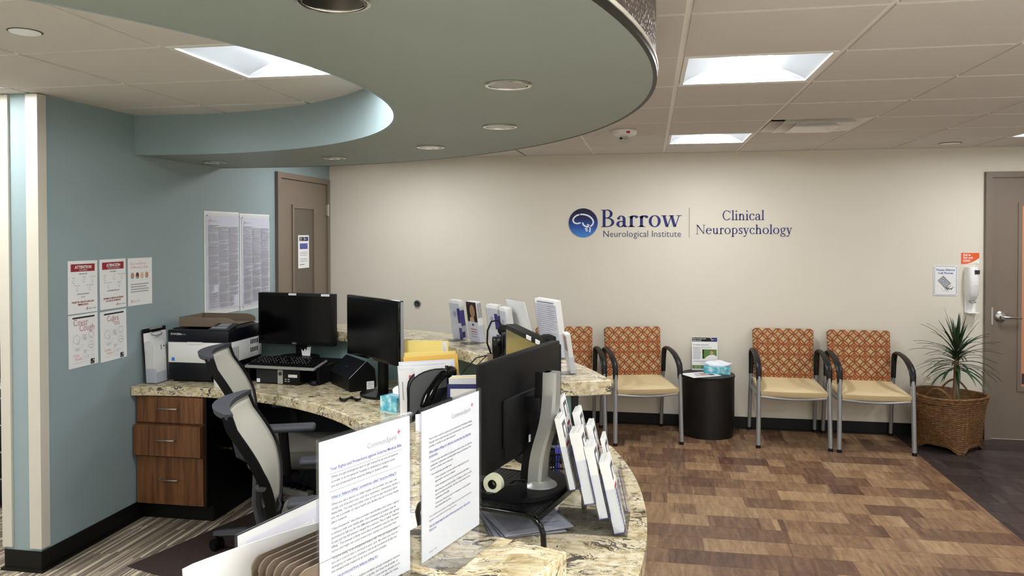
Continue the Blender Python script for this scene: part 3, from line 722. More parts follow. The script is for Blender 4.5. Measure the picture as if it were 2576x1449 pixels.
MB().box(0.0, 0.034, -0.002, 0.001, 0.005, 0.087).build('bezel_strip', 'silver_plastic', pc, smooth=False)
MB().lathe([(0.011, 0), (0.011, 0.002), (0.0085, 0.0025), (0, 0.0025)], 20).at().build('power_button', 'dark_grey', pc, (0.017, -0.002, 0.064)).rotation_euler = (PI / 2, 0, 0)
sticker(pc, 0.07, 0.128, 0.045, 0.062, -0.0004, 'UNC0100129'); sticker(pc, -0.14, -0.118, 0.008, 0.03, -0.0014, None, 'paper_cool')
us = MB()
for x in (0.046, 0.066):
    for z in (0.018, 0.03): us.box(x, x + 0.013, -0.001, 0.001, z, z + 0.0055)
us.build('usb_port', 'silver_paint', pc, smooth=False)
kb = thing('keyboard', 'black keyboard with silver edge on the monitor shelf', 'keyboard', (-2.125, 4.245, SH), math.radians(-5), rx=math.radians(10))
MB().rbox(-0.228, 0.228, -0.085, 0.08, 0.002, 0.016, 0.004).build('case', 'silver_plastic', kb)
MB().box(-0.22, 0.22, -0.068, 0.076, 0.0155, 0.0165).build('key_bed', 'black_plastic', kb, smooth=False)
rk = random.Random(5); key = MB()
for r_ in range(6):
    x = -0.215; y0 = 0.071 - r_ * 0.0225
    while x < 0.21:
        w_ = 0.0165
        if r_ == 5 and -0.13 < x < -0.05: w_ = 0.1
        elif r_ in (2, 3, 4) and x < -0.2: w_ = 0.026
        if abs(x - 0.075) < 0.008 or abs(x - 0.137) < 0.006: x += 0.012
        key.prism([(x + 0.001, y0 - 0.018), (x + w_ - 0.001, y0 - 0.018), (x + w_ - 0.001, y0), (x + 0.001, y0)], 0.0165, 0.0245); x += w_ + 0.0022
key.build('key', 'black_plastic', kb, smooth=False)['kind'] = 'stuff'
lg = MB()
for r_ in range(5):
    for c in range(20): 
        if rk.random() < 0.8: lg.box(-0.21 + c * 0.0187, -0.204 + c * 0.0187, 0.058 - r_ * 0.0225, 0.064 - r_ * 0.0225, 0.0246, 0.0248)
lg.build('key_legend', 'ink_grey', kb, smooth=False)['kind'] = 'stuff'
ms = thing('computer_mouse', 'dark grey computer mouse beside the desktop computer', 'mouse', (-1.945, 4.235, WT), 0.5)
prof = [(0.0, 0.034), (0.012, 0.0335), (0.022, 0.029), (0.029, 0.02), (0.031, 0.008), (0.029, 0.0)][::-1]
mo = MB().lathe(prof, 20); mo.v = [(x, y * 1.75, z * (1.0 - 0.25 * (y / 0.031) * 0.3)) for x, y, z in mo.v]; mo.build('shell', 'navy_black', ms)
MB().tube([(0, -0.01, 0.034), (0, -0.024, 0.0325), (0, -0.034, 0.0285)], 0.004, 8).build('scroll_wheel', 'black_plastic', ms)
MB().tube([(0, 0.054, 0.008), (0.02, 0.09, 0.005), (0.07, 0.11, 0.004), (0.1, 0.16, 0.004)], 0.0025, 6).build('cord', 'black_plastic', ms)
# document scanner, folded shut
sc = thing('document_scanner', 'black wedge shaped document scanner between the two dark monitors', 'scanner', (-1.655, 4.052, WT), math.radians(-47))
pr = [(0, 0.012), (0.012, 0.0), (0.15, 0.0), (0.165, 0.02), (0.155, 0.118), (0.112, 0.162), (0.1, 0.16), (0.0, 0.075)]
MB().prism([(p[0], p[1]) for p in pr], -0.31, 0, axis='x').build('body', 'black_plastic', sc, smooth=False)
MB().add([(-0.306, -0.001, 0.079), (-0.004, -0.001, 0.079), (-0.004, 0.1, 0.165), (-0.306, 0.1, 0.165), (-0.306, -0.001, 0.074), (-0.004, -0.001, 0.074), (-0.004, 0.1, 0.16), (-0.306, 0.1, 0.16)],
         [(0, 1, 2, 3), (4, 7, 6, 5), (0, 4, 5, 1), (1, 5, 6, 2), (2, 6, 7, 3), (3, 7, 4, 0)]).build('lid', 'navy_black', sc, smooth=False)
MB().tube([(0.001, 0.0, 0.077), (0.001, 0.1, 0.163)], 0.0015, 6).build('edge_strip', 'silver_paint', sc)
s = MB().box(0.0, 0.001, 0.105, 0.15, 0.006, 0.05).build('label_sticker', 'paper', sc, smooth=False)
lm = MB(); [lm.box(0.001, 0.0014, 0.109, 0.146 - 0.008 * (k % 3), 0.012 + k * 0.006, 0.0145 + k * 0.006) for k in range(6)]; lm.build('print', 'ink_grey', s, smooth=False)
MB().box(-0.17, -0.14, 0.0455, 0.0475, 0.1175, 0.1195).build('logo', 'silver_paint', sc, smooth=False)
# second dark monitor
m2 = monitor('black monitor with silver side edge, turned toward the inside of the desk behind the scanner', 0.58, 0.34, 0.20, (-1.486, 3.975, WT), math.radians(-41), thick=0.032, bezel=0.013, chin=0.018, frame='black_gloss', side='silver_paint', base=(0.25, 0.2))
MB().at((0, -0.0088, 0)).text('SAMSUNG', 0.009, -0.0, 0.2045, 0, 'c', bold=0.02).build('logo', 'silver_paint', m2, smooth=False)
co = MB(); co.tube([(0.19 + 0.03 * math.sin(k * 0.11) + 0.007 * math.cos(k * 1.5), -0.07 - 0.0021 * k * 0.6 + 0.0, 0.012 + 0.007 * math.sin(k * 1.5)) for k in range(0, 90)], 0.0026, 5)
cc_ = thing('coiled_cable', 'black coiled cord lying by the dark monitor base', 'cord', (-1.49, 4.06, WT), math.radians(-75)); co.build('coil', 'black_plastic', cc_)
# wide monitor seen from the side with a tan reflection painted as glow
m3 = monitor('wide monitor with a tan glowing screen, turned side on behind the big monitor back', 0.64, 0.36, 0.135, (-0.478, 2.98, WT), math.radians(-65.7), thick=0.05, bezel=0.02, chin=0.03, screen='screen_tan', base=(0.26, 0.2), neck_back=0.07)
sticker(m3, 0.03, 0.10, 0.478, 0.494, -0.0085, 'UNC0100131'); sticker(m3, 0.16, 0.22, 0.478, 0.494, -0.0085, 'UNC0100132')
wc = MB().rbox(-0.035, 0.035, -0.012, 0.03, 0, 0.028, 0.01).build('camera_bar', 'black_plastic', m3, (0.27, 0, 0.495))
# big monitor seen from the back, silver curved stand, on the riser
RIS = 0.897
m4 = monitor('large black monitor seen from the back, on the perforated riser', 0.545, 0.312, 0.108, (-0.400, 2.352, RIS), math.radians(-105.5), thick=0.034, bezel=0.012, chin=0.016, stand=None)
MB().rbox(-0.22, 0.16, 0.02, 0.034, 0.118, 0.2, 0.008).build('port_cover', 'black_plastic', m4)
MB().rbox(-0.04, 0.04, 0.03, 0.085, 0.24, 0.29, 0.006).build('mount_plate', 'black_plastic', m4)
ns = MB(); V = []; F = []; K = 14
def neck_prof(s_): # s_ 0 (foot) .. 1 (top)
    return 0.072 + 0.048 / (1 + math.exp(-(s_ - 0.42) * 9)), 0.032 + 0.014 * (1 - s_)
for i in range(K + 1):
    s_ = i / K; yb, hw = neck_prof(s_); hw *= 0.74; z = 0.018 + s_ * 0.345
    V += [(-hw, yb - 0.03, z), (hw, yb - 0.03, z), (hw, yb + 0.004, z), (hw * 0.75, yb + 0.012, z), (-hw * 0.75, yb + 0.012, z), (-hw, yb + 0.004, z)]
for i in range(K):
    for q in range(6): F.append((6 * i + q, 6 * i + (q + 1) % 6, 6 * i + 6 + (q + 1) % 6, 6 * i + 6 + q))
F += [tuple(range(5, -1, -1)), tuple(range(6 * K, 6 * K + 6))]
ns.add(V, F); nk = ns.build('stand_neck', 'silver_plastic', m4)
V = [(x * 0.86, y - 0.004, z) for x, y, z in V]; MB().add([(x * 1.04, y - 0.022 if abs(y) < 9 else y, z) for x, y, z in V], F).build('neck_front', 'black_plastic', nk)
MB().lathe([(0.056, 0.0), (0.052, 0.005), (0.04, 0.01), (0.034, 0.018)], 28, c=(0, 0.068, 0.012)).build('collar', 'silver_plastic', m4)
MB().prism([(0.145 * math.cos(2 * PI * i / 32), 0.055 + 0.092 * math.sin(2 * PI * i / 32)) for i in range(32)], 0, 0.013).build('stand_base', 'black_plastic', m4)
s = MB().box(0.02, 0.04, 0.0501, 0.0506, 0.15, 0.172).build('label_sticker', 'paper_grey', m4, smooth=False)
# riser: perforated top on a bent tube frame
rs = thing('monitor_riser', 'black metal riser with a perforated top and bent tube legs', 'monitor stand', (-0.447, 2.325, WT), math.radians(-14.5))
RWd, RDp = 0.19, 0.17; zt = RIS - WT
pf = MB(); nx, ny = 26, 22
for i in range(nx + 1):
    x = -RWd + 2 * RWd * i / nx; pf.box(x - 0.0045, x + 0.0045, -RDp, RDp, zt - 0.004, zt - 0.001)
for j in range(ny + 1):
    y = -RDp + 2 * RDp * j / ny; pf.box(-RWd, RWd, y - 0.005, y + 0.005, zt - 0.0042, zt - 0.0008)
pf.build('perforated_top', 'black_metal', rs, smooth=False)['kind'] = 'stuff'
rm = MB(); rm.box(RWd - 0.003, RWd + 0.002, -RDp, RDp, zt - 0.02, zt - 0.001); rm.box(-RWd - 0.002, -RWd + 0.003, -RDp, RDp, zt - 0.02, zt - 0.001); rm.build('rim', 'black_metal', rs, smooth=False)
for s_ in (-1, 1):
    y = s_ * RDp
    P = [(-RWd - 0.012, y + 0.01, 0.007), (-RWd - 0.014, y, 0.05), (-RWd - 0.006, y, zt - 0.03), (-RWd + 0.018, y, zt - 0.01), (-RWd + 0.04, y, zt - 0.007), (RWd - 0.04, y, zt - 0.007), (RWd - 0.018, y, zt - 0.01), (RWd + 0.006, y, zt - 0.03), (RWd + 0.014, y, 0.05), (RWd + 0.012, y + 0.01, 0.007)]
    MB().tube(P, 0.0085, 10).build('tube_frame', 'black_gloss', rs)
# tape dispenser
td = thing('tape_dispenser', 'black tape dispenser with a cream roll, on the riser before the big monitor', 'tape dispenser', (-0.432, 2.235, RIS), math.radians(-14))
side = [(-0.085, 0.0), (0.07, 0.0), (0.07, 0.052), (0.062, 0.055), (0.03, 0.05), (0.012, 0.036), (-0.008, 0.02), (-0.03, 0.014), (-0.06, 0.018), (-0.08, 0.03), (-0.085, 0.028)]
MB().prism(side, -0.03, -0.024, axis='y').build('body', 'black_plastic', td, smooth=False)
bb = MB().prism(side, 0.018, 0.024, axis='y'); bb.box(-0.085, 0.07, -0.024, 0.018, 0, 0.012); bb.box(0.04, 0.07, -0.024, 0.018, 0.012, 0.05); bb.build('side_wall', 'black_plastic', td, smooth=False)
MB().at((-0.03, 0.014, 0.036), rx=PI / 2).lathe([(0.014, 0.0), (0.03, 0.0), (0.03, 0.02), (0.014, 0.02), (0.014, 0.0)], 28).build('tape_roll', 'tape_white', td)
MB().at((-0.03, 0.016, 0.036), rx=PI / 2).lathe([(0.010, -0.002), (0.0138, -0.002), (0.0138, 0.024), (0.010, 0.024), (0.010, -0.002)], 20).build('hub', 'black_plastic', td)
# clear sleeves with sheets lying under the riser
for k in range(4):
    sl = thing('document_sleeve', ['lowest clear sleeve of the pile under the riser', 'second clear sleeve from the bottom under the riser', 'third clear sleeve from the bottom under the riser', 'topmost clear sleeve of the pile under the riser'][k], 'document sleeve', (-0.405 + 0.006 * k, 2.345 - 0.01 * (k % 2), WT + 0.001 + 0.0045 * k), math.radians(22 + 3 * k), 'clear sleeves under the riser')
    MB().box(-0.108, 0.108, -0.14, 0.14, 0.0005, 0.0015).build('page', 'paper', sl, smooth=False)
    p_ = MB(); rr = random.Random(k)
    for q in range(24): p_.box(-0.09, 0.09 - 0.1 * rr.random() ** 2, 0.11 - q * 0.0095, 0.114 - q * 0.0095, 0.0016, 0.0018)
    p_.build('print', 'ink_grey', sl, smooth=False)
    MB().box(-0.114, 0.114, -0.146, 0.146, 0.0, 0.0035).build('sleeve', 'sleeve_film', sl, smooth=False)
# pen organiser and small supplies behind the big monitor
pn = thing('pen_holder', 'black mesh pen holder behind the silver monitor stand', 'pen holder', (-0.315, 2.735, WT), 0.3)
MB().box(-0.045, 0.045, -0.035, 0.035, 0, 0.004).build('base', 'black_metal', pn, smooth=False)
w_ = MB(); 
for q in range(5): z = 0.004 + q * 0.024; [w_.box(*b_, z, z + 0.004 if q < 4 else z + 0.006) for b_ in ((-0.045, 0.045, -0.035, -0.033), (-0.045, 0.045, 0.033, 0.035), (-0.045, -0.043, -0.033, 0.033), (0.043, 0.045, -0.033, 0.033))]
for q in range(11): x = -0.045 + q * 0.0088; w_.box(x, x + 0.003, -0.035, -0.033, 0, 0.104); w_.box(x, x + 0.003, 0.033, 0.035, 0, 0.104)
for q in range(8): y = -0.033 + q * 0.009; w_.box(-0.045, -0.043, y, y + 0.003, 0, 0.104); w_.box(0.043, 0.045, y, y + 0.003, 0, 0.104)
w_.build('mesh_wall', 'black_metal', pn, smooth=False)
for nm, m_, x, y, tx, ty, L, lb in (('pen', 'blue_pen', -0.025, -0.01, 0.03, 0.0, 0.145, 'bright blue pen standing in the mesh pen holder'), ('pen', 'violet_pen', -0.005, 0.01, -0.02, 0.02, 0.15, 'violet pen standing in the mesh pen holder'), ('scissors', 'silver_paint', 0.02, 0.0, 0.02, 0.01, 0.165, 'silver scissors blades standing in the mesh pen holder')):
    o = thing(nm, lb, nm, (pn.location.x + x, pn.location.y + y, WT + 0.005), 0.0)
    if nm == 'pen':
        MB().tube([(0, 0, 0), (tx * 0.8, ty * 0.8, L * 0.8)], 0.0055, 8).build('barrel', m_, o); MB().tube([(tx * 0.8, ty * 0.8, L * 0.8), (tx, ty, L)], [0.006, 0.0045], 8).build('cap', m_, o)
    else:
        MB().tube([(0, 0, 0), (tx, ty, L)], 0.006, 6, flat=0.3).build('blade', m_, o); MB().tube([(tx + 0.018 * math.cos(a), ty, L + 0.02 + 0.02 * math.sin(a)) for a in [i * PI / 6 for i in range(13)]], 0.004, 6).build('handle', 'black_plastic', o)
nb = thing('note_block', 'white block of notes under a teal lid by the silver monitor stand', 'notepad', (-0.385, 2.60, WT), 0.2)
MB().rbox(-0.04, 0.04, -0.04, 0.04, 0, 0.085, 0.004).build('paper_block', 'paper', nb)
MB().rbox(-0.041, 0.041, -0.041, 0.041, 0.085, 0.125, 0.01).build('lid', 'teal_plastic', nb)
MB().box(-0.03, 0.03, -0.0415, -0.0405, 0.02, 0.05).build('label', 'ink_pink', nb, smooth=False)
# ------------------------------------------------------------------ printer corner
pr_ = thing('laser_printer', 'black and white laser printer at the teal wall end of the worktop', 'printer', (-2.653, 4.17, WT), 0.0)
MB().rbox(-0.195, 0.085, 0.004, 0.39, 0.012, 0.115, 0.004).build('paper_cassette', 'navy_black', pr_)
MB().rbox(0.085, 0.198, 0.02, 0.39, 0.012, 0.115, 0.004).build('base_side', 'black_plastic', pr_)
MB().box(-0.18, 0.18, 0.03, 0.37, 0, 0.012).build('foot', 'black_rubber', pr_, smooth=False)
b = MB().rbox(-0.2, 0.2, 0.0, 0.395, 0.115, 0.24, 0.008); b.build('front_cover', 'white_plastic', pr_)
MB().box(-0.07, 0.03, -0.003, 0.0, 0.228, 0.242).build('cover_latch', 'white_plastic', pr_, smooth=False)
top = MB(); top.rbox(-0.2, 0.2, -0.002, 0.06, 0.24, 0.312, 0.008); top.rbox(-0.2, -0.14, 0.05, 0.395, 0.24, 0.318, 0.006); top.rbox(0.1, 0.2, 0.05, 0.395, 0.24, 0.318, 0.006); top.rbox(-0.15, 0.11, 0.3, 0.395, 0.24, 0.318, 0.006); top.box(-0.15, 0.11, 0.05, 0.31, 0.24, 0.262)
top.build('top_cover', 'navy_black', pr_)
cp_ = MB().at((0.12, 0.03, 0.313), rx=math.radians(12)).rbox(-0.06, 0.07, -0.02, 0.1, 0, 0.012, 0.004); cpo = cp_.build('control_panel', 'dark_grey', pr_)
MB().at((0.12, 0.03, 0.3255), rx=math.radians(12)).box(-0.03, 0.04, 0.03, 0.085, 0, 0.001).build('display', 'copier_grey', cpo, smooth=False)
MB().at((0.12, 0.03, 0.3255), rx=math.radians(12)).box(-0.05, 0.05, -0.012, 0.018, 0, 0.0015).build('key_strip', 'silver_paint', cpo, smooth=False)
MB().at((0, -0.0026, 0)).text('KYOCERA', 0.016, -0.178, 0.283, 0, bold=0.02).build('logo', 'paper', pr_, smooth=False)
MB().at((0, -0.0026, 0)).text('ECOSYS', 0.009, -0.11, 0.283, 0).build('print', 'paper_grey', pr_, smooth=False)
MB().box(-0.174, -0.155, -0.001, 0.0005, 0.127, 0.147).build('label_sticker', 'label_blue', pr_, smooth=False)
vs = MB()
for i in range(10):
    for j in range(4): vs.box(0.1995, 0.2008, 0.03 + j * 0.022, 0.045 + j * 0.022, 0.13 + i * 0.008, 0.133 + i * 0.008)
for z in (0.15, 0.2):
    for i in range(5): vs.box(0.1995, 0.2008, 0.25 + i * 0.02, 0.262 + i * 0.02, z, z + 0.028)
vs.build('vent_slot', 'dark_grey', pr_, smooth=False)['kind'] = 'stuff'
for k in range(2):
    tr = thing('letter_tray', ['lower taupe letter tray stacked on the back of the printer', 'upper taupe letter tray stacked on the back of the printer'][k], 'letter tray', (-2.66, 4.42, 1.1145 + 0.012 * k), 0.02, 'taupe letter trays on the printer')
    MB().box(-0.19, 0.17, -0.13, 0.13, 0, 0.003).build('tray_floor', 'taupe_plastic', tr, smooth=False)
    h = 0.012 if k == 0 else 0.045
    sidep = [(-0.19, 0.0), (0.17, 0.0), (0.17, 0.006)] + [(0.10 + 0.07 * math.cos(a), h - min(h, 0.03) * (1 - math.sin(a))) for a in [i * PI / 16 for i in range(9)]] + [(-0.19, h)]
    MB().prism(sidep, -0.134, -0.13, axis='y').build('side_wall', 'taupe_plastic', tr, smooth=False); MB().prism(sidep, 0.13, 0.134, axis='y').build('side_wall', 'taupe_plastic', tr, smooth=False)
    MB().box(-0.194, -0.19, -0.134, 0.134, 0, h).build('back_wall', 'taupe_plastic', tr, smooth=False)
cl = thing('clipboard', 'black clipboard with white sheets leaning on the teal wall', 'clipboard', (-2.945, 4.205, WT + 0.003), PI / 2, rx=math.radians(-4))
MB().rbox(-0.113, 0.113, 0, 0.004, 0, 0.318, 0.0015, 1).build('board', 'black_plastic', cl)
pg = MB().box(-0.106, 0.106, -0.004, -0.0005, 0.006, 0.292); pgo = pg.build('paper', 'paper', cl, smooth=False)
c = MB().box(-0.05, 0.05, -0.012, -0.004, 0.294, 0.306); c.tube([(-0.05, -0.012, 0.295), (-0.05, -0.016, 0.278), (-0.02, -0.018, 0.27), (0.02, -0.018, 0.27), (0.05, -0.016, 0.278), (0.05, -0.012, 0.295)], 0.003, 6)
c.tube([(-0.06, -0.008, 0.312), (0.06, -0.008, 0.312)], 0.006, 8); c.build('clip', 'chrome', cl)
eh = thing('envelope_holder', 'clear acrylic holder at the teal wall filled with white envelopes', 'holder', (-2.905, 4.145, WT), 0.0)
h = MB(); h.box(-0.04, 0.04, -0.062, 0.06, 0, 0.003); h.box(-0.04, -0.038, -0.062, 0.06, 0, 0.2); h.box(0.036, 0.038, -0.062, 0.06, 0, 0.07); h.box(-0.038, 0.036, -0.064, -0.062, 0, 0.09); h.box(-0.038, 0.036, 0.058, 0.06, 0, 0.09)
h.build('holder', 'acrylic_edge', eh, smooth=False)
for k in range(7):
    ev = thing('envelope', '%s white envelope in the clear holder, counted from the teal wall' % ('first', 'second', 'third', 'fourth', 'fifth', 'sixth', 'seventh')[k], 'envelope', (-2.905 - 0.031 + k * 0.0095, 4.145, WT + 0.004), 0, 'white envelopes in the clear holder', ry=math.radians(-3))
    MB().box(-0.004, 0.0035, -0.054 + 0.001 * (k % 3), 0.052, 0, 0.241 + 0.003 * ((k * 5) % 4)).build('envelope_body', 'paper', ev, smooth=False)
    if k == 6:
        q = MB(); q.box(0.0035, 0.004, 0.03, 0.042, 0.205, 0.215); [q.box(0.0035, 0.004, 0.005 + 0.006 * i, 0.008 + 0.006 * i, 0.19, 0.22) for i in range(2)]; q.build('print', 'ink', ev, smooth=False)
rb = thing('spray_bottle', 'slim grey bottle with red cap between envelopes and printer', 'bottle', (-2.872, 4.24, WT))
MB().lathe([(0.0, 0), (0.014, 0), (0.0145, 0.11), (0.011, 0.12), (0.0, 0.12)], 16).build('bottle_body', 'paper_grey', rb); MB().lathe([(0.0115, 0.118), (0.0115, 0.15), (0.0, 0.152)], 16).build('cap', 'red_plastic', rb)
wc_ = thing('canister', 'white plastic canister before the printer, half hidden by an office chair', 'canister', (-2.47, 4.11, WT))
MB().lathe([(0.0, 0), (0.037, 0), (0.039, 0.004), (0.039, 0.105), (0.036, 0.11), (0.036, 0.12), (0.0, 0.122)], 28).build('canister_body', 'white_plastic', wc_)
MB().box(-0.025, -0.005, -0.041, -0.036, 0.07, 0.08).build('label', 'paper_grey', wc_, smooth=False)

def tissue_box(label, loc, rz, w_, d_, h_, k=1.0):
    t_ = thing('tissue_box', label, 'tissue box', loc, rz)
    MB().box(-w_ / 2, w_ / 2, -d_ / 2, d_ / 2, 0, h_).build('box', 'tissue_print', t_, smooth=False)
    MB().add([(0.32 * w_ * math.cos(2 * PI * i / 20), 0.22 * d_ * math.sin(2 * PI * i / 20), h_ + 0.0006) for i in range(20)], [tuple(range(20))]).build('opening', 'tissue_pale', t_, smooth=False)
    rr = random.Random(int(w_ * 1000)); V = []; F = []; nu, nv = 12, 6
    for j in range(nv + 1):
        for i in range(nu + 1):
            u = i / nu - 0.5; v_ = j / nv
            V.append((u * w_ * (0.45 + 0.5 * v_) * k + 0.012 * v_, 0.012 * math.sin(u * 9 + v_ * 3) * v_ + (0.03 * v_ * v_), h_ + 0.002 + v_ * 0.05 * (1 - 0.9 * abs(u)) + 0.004 * math.sin(u * 14) * v_))
    for j in range(nv):
        for i in range(nu): F.append((j * (nu + 1) + i, j * (nu + 1) + i + 1, (j + 1) * (nu + 1) + i + 1, (j + 1) * (nu + 1) + i))
    o = MB().add(V, F).build('tissue', 'tissue', t_); o.modifiers.new('thick', 'SOLIDIFY').thickness = 0.001
    return t_
tissue_box('small teal tissue box on the worktop beside the paper sorter', (-1.258, 3.70, WT), math.radians(-26), 0.115, 0.115, 0.072)

# ------------------------------------------------------------------ paper sorter, phone, clipboards
RZC = math.radians(10)
def camx(px, zc):
    """point on the worktop plan seen at column px, zc metres along the view axis (used once, to lay the papers out)"""
    x = (px - 1288) / 1932.6 * zc; return (x * 0.98425 - zc * 0.17679, x * 0.17679 + zc * 0.98413)
fs_ = thing('paper_sorter', 'black mesh upright paper sorter with curved dividers on the worktop', 'paper sorter', camx(1080, 3.70) + (WT,), RZC)
MB().box(-0.11, 0.09, -0.005, 0.225, 0.0, 0.004).build('base', 'black_metal', fs_, smooth=False)
for k, y in enumerate((0.0, 0.024, 0.12, 0.22)):
    hh = (0.235, 0.245, 0.225, 0.22)[k]
    cur = [(-0.10 - 0.01 * k, 0.004), (-0.10 - 0.01 * k, hh - 0.1)] + [(-0.10 - 0.01 * k + 0.16 * (1 - math.cos(a)), hh - 0.1 + 0.1 * math.sin(a)) for a in [i * PI / 16 for i in range(1, 9)]] + [(0.085, hh), (0.085, 0.004)]
    MB().prism(cur, y, y + 0.0015, axis='y').build('divider', 'mesh_grey', fs_, smooth=False)
    MB().tube([(a, y + 0.001, b) for a, b in cur], 0.0032, 6).build('wire_edge', 'black_metal', fs_)
def sheet(name, label, cat, px, zc, zb, w_, h_, m_='paper', rz=RZC, th=0.003, tilt=0.0, group=None, roll=0.0):
    x, y = camx(px, zc); o = thing(name, label, cat, (x, y, zb), rz, group, rx=math.radians(tilt), ry=math.radians(roll))
    MB().box(-w_ / 2, w_ / 2, 0, th, 0, h_).build('sheet_body', m_, o, smooth=False); return o
e1 = sheet('manila_envelope', 'tall yellow envelope with a white address label, behind the paper sorter', 'envelope', 1069, 4.0, WT + 0.02, 0.23, 0.31, 'manila', th=0.006, roll=1)
st_ = MB().box(0.085, 0.105, -0.0008, 0, 0.17, 0.305).build('label_sticker', 'paper_cool', e1, smooth=False)
l_ = MB(); [l_.box(0.089 + 0.004 * q, 0.0905 + 0.004 * q, -0.0012, -0.0008, 0.2, 0.295 - 0.01 * q) for q in range(4)]; l_.build('print', 'ink_grey', st_, smooth=False)
sheet('manila_envelope', 'wide yellow envelope lying sideways before the tall yellow one', 'envelope', 1076, 3.965, WT + 0.03, 0.30, 0.245, 'manila', th=0.006, roll=-2)
sheet('manila_envelope', 'orange-yellow envelope whose corner shows above the white sheets', 'envelope', 1090, 3.945, WT + 0.02, 0.28, 0.24, 'manila_deep', th=0.004, roll=-4)
rr = random.Random(11)
for k in range(6):
    o = sheet('paper_sheet', ['rearmost loose white sheet in the sorter', 'second white sheet from the back in the sorter', 'third white sheet from the back in the sorter', 'fourth white sheet from the back in the sorter, leaning outward', 'fifth white sheet from the back in the sorter', 'front white sheet in the sorter, with printed lines and a pink tab'][k],
              'paper', 1078 - 6 * k, 3.905 - 0.031 * k, WT + 0.006, 0.285 - 0.024 * k, 0.235 + 0.0 * k - 0.004 * k, 'paper' if k % 2 else 'paper_cool', th=0.0015, roll=(-3, -2, -4, -1, -3, -3)[k], group='white sheets in the paper sorter')
    if k == 5:
        q = MB(); [q.box(-0.085 + 0.02 * i, -0.081 + 0.02 * i, -0.0006, 0, 0.05 + 0.02 * (i % 2), 0.19 - 0.03 * (i % 3)) for i in range(3)]; q.build('print', 'ink_soft', o, smooth=False)
        MB().box(-0.03, -0.008, -0.0008, 0, 0.12, 0.19).build('tab', 'ink_pink', o, smooth=False)
sheet('manila_folder', 'cream folder edge standing in the sorter before the white sheets', 'folder', 1090, 3.715, WT + 0.007, 0.15, 0.24, 'paper', th=0.003, roll=-5)
for k in range(3):
    o = sheet('paper_sheet', ['white sheet curling low at the front of the sorter', 'second low white sheet at the front of the sorter', 'third low white sheet at the front of the sorter'][k], 'paper', 1100 + 8 * k, 3.44 - 0.05 * k, WT + 0.005, 0.2, 0.085 - 0.012 * k, 'paper', th=0.0015, tilt=-35, roll=(-6, 3, -2)[k])
# desk phone
ph = thing('desk_phone', 'black desk phone with handset and coiled cord', 'telephone', (-0.925, 3.535, WT), math.radians(-14))
MB().prism([(-0.13, 0.0), (0.12, 0.0), (0.12, 0.165), (0.095, 0.175), (-0.13, 0.065)], -0.10, 0.11, axis='x').build('base', 'black_plastic', ph, smooth=False)
tl = math.atan2(0.11, 0.225)
bt = MB(); bt.M = Matrix.Translation((0.04, 0.0, 0.130)) @ Matrix.Rotation(tl, 4, 'X')
for i in range(4):
    for j in range(5): bt.rbox(-0.045 + i * 0.024, -0.027 + i * 0.024, -0.06 + j * 0.02, -0.047 + j * 0.02, -0.002, 0.004, 0.002, 1)
bt.build('key', 'dark_grey', ph)
r_ = MB(); r_.M = bt.M; r_.lathe([(0.0095, 0), (0.0095, 0.006), (0, 0.007)], 16, c=(0.045, 0.065, 0)); r_.build('red_button', 'ink_pink', ph)
g_ = MB(); g_.M = bt.M; g_.rbox(-0.05, -0.032, -0.1, -0.09, 0, 0.005, 0.002, 1); g_.build('green_button', 'tissue_pale', ph)
d_ = MB(); d_.M = bt.M; d_.rbox(-0.045, 0.06, 0.065, 0.1, -0.001, 0.004, 0.002, 1); d_.build('display', 'copier_grey', ph)
hs = MB(); hp = []
for i in range(13):
    s_ = i / 12; yy = -0.155 + 0.29 * s_; zz = 0.085 + 0.125 * s_ + 0.045 * math.sin(PI * s_)
    hp.append((-0.068, yy, zz))
hs.tube(hp, [0.019, 0.025, 0.027, 0.024, 0.021, 0.02, 0.02, 0.02, 0.021, 0.024, 0.027, 0.026, 0.02], 12)
hs.at((-0.068, -0.135, 0.085)).lathe([(0.024, -0.022), (0.027, 0.0), (0.024, 0.012)], 16); hs.at((-0.068, 0.115, 0.20)).lathe([(0.024, -0.024), (0.028, 0.0), (0.024, 0.012)], 16)
hs.build('handset', 'black_gloss', ph)
cpath = [Vector(p) for p in ((-0.075, -0.16, 0.076), (-0.10, -0.19, 0.035), (-0.14, -0.2, 0.02), (-0.185, -0.2, 0.014), (-0.21, -0.25, 0.012), (-0.17, -0.285, 0.012))]
def along(P, s_):
    L = [(P[i + 1] - P[i]).length for i in range(len(P) - 1)]; tot = sum(L); d = s_ * tot
    for i, l in enumerate(L):
        if d <= l or i == len(L) - 1: return P[i].lerp(P[i + 1], d / l), (P[i + 1] - P[i]).normalized()
        d -= l
hx = []
for i in range(260):
    p, d = along(cpath, i / 259); a = d.cross(Vector((0, 0.3, 1))).normalized(); b = d.cross(a); q = i * 2 * PI / 7.0
    hx.append(p + (a * math.cos(q) + b * math.sin(q)) * 0.0105)
MB().tube(hx, 0.0024, 4).build('coiled_cord', 'black_plastic', ph)
nbk = sheet('navy_clipboard', 'navy clipboard with a white form, behind the second document stand', 'clipboard', 1200, 3.0, WT + 0.003, 0.24, 0.29, 'navy_binder', th=0.006, tilt=-6)
MB().box(-0.108, 0.11, -0.002, 0, 0.02, 0.272).build('page', 'paper', nbk, smooth=False)
q = MB(); q.box(-0.07, -0.045, -0.0026, -0.002, 0.225, 0.238); q.box(-0.04, -0.005, -0.0026, -0.002, 0.227, 0.241); [q.box(-0.085, 0.06, -0.0026, -0.002, 0.205 - 0.012 * i, 0.208 - 0.012 * i) for i in range(9)]; q.build('print', 'ink_grey', nbk, smooth=False)
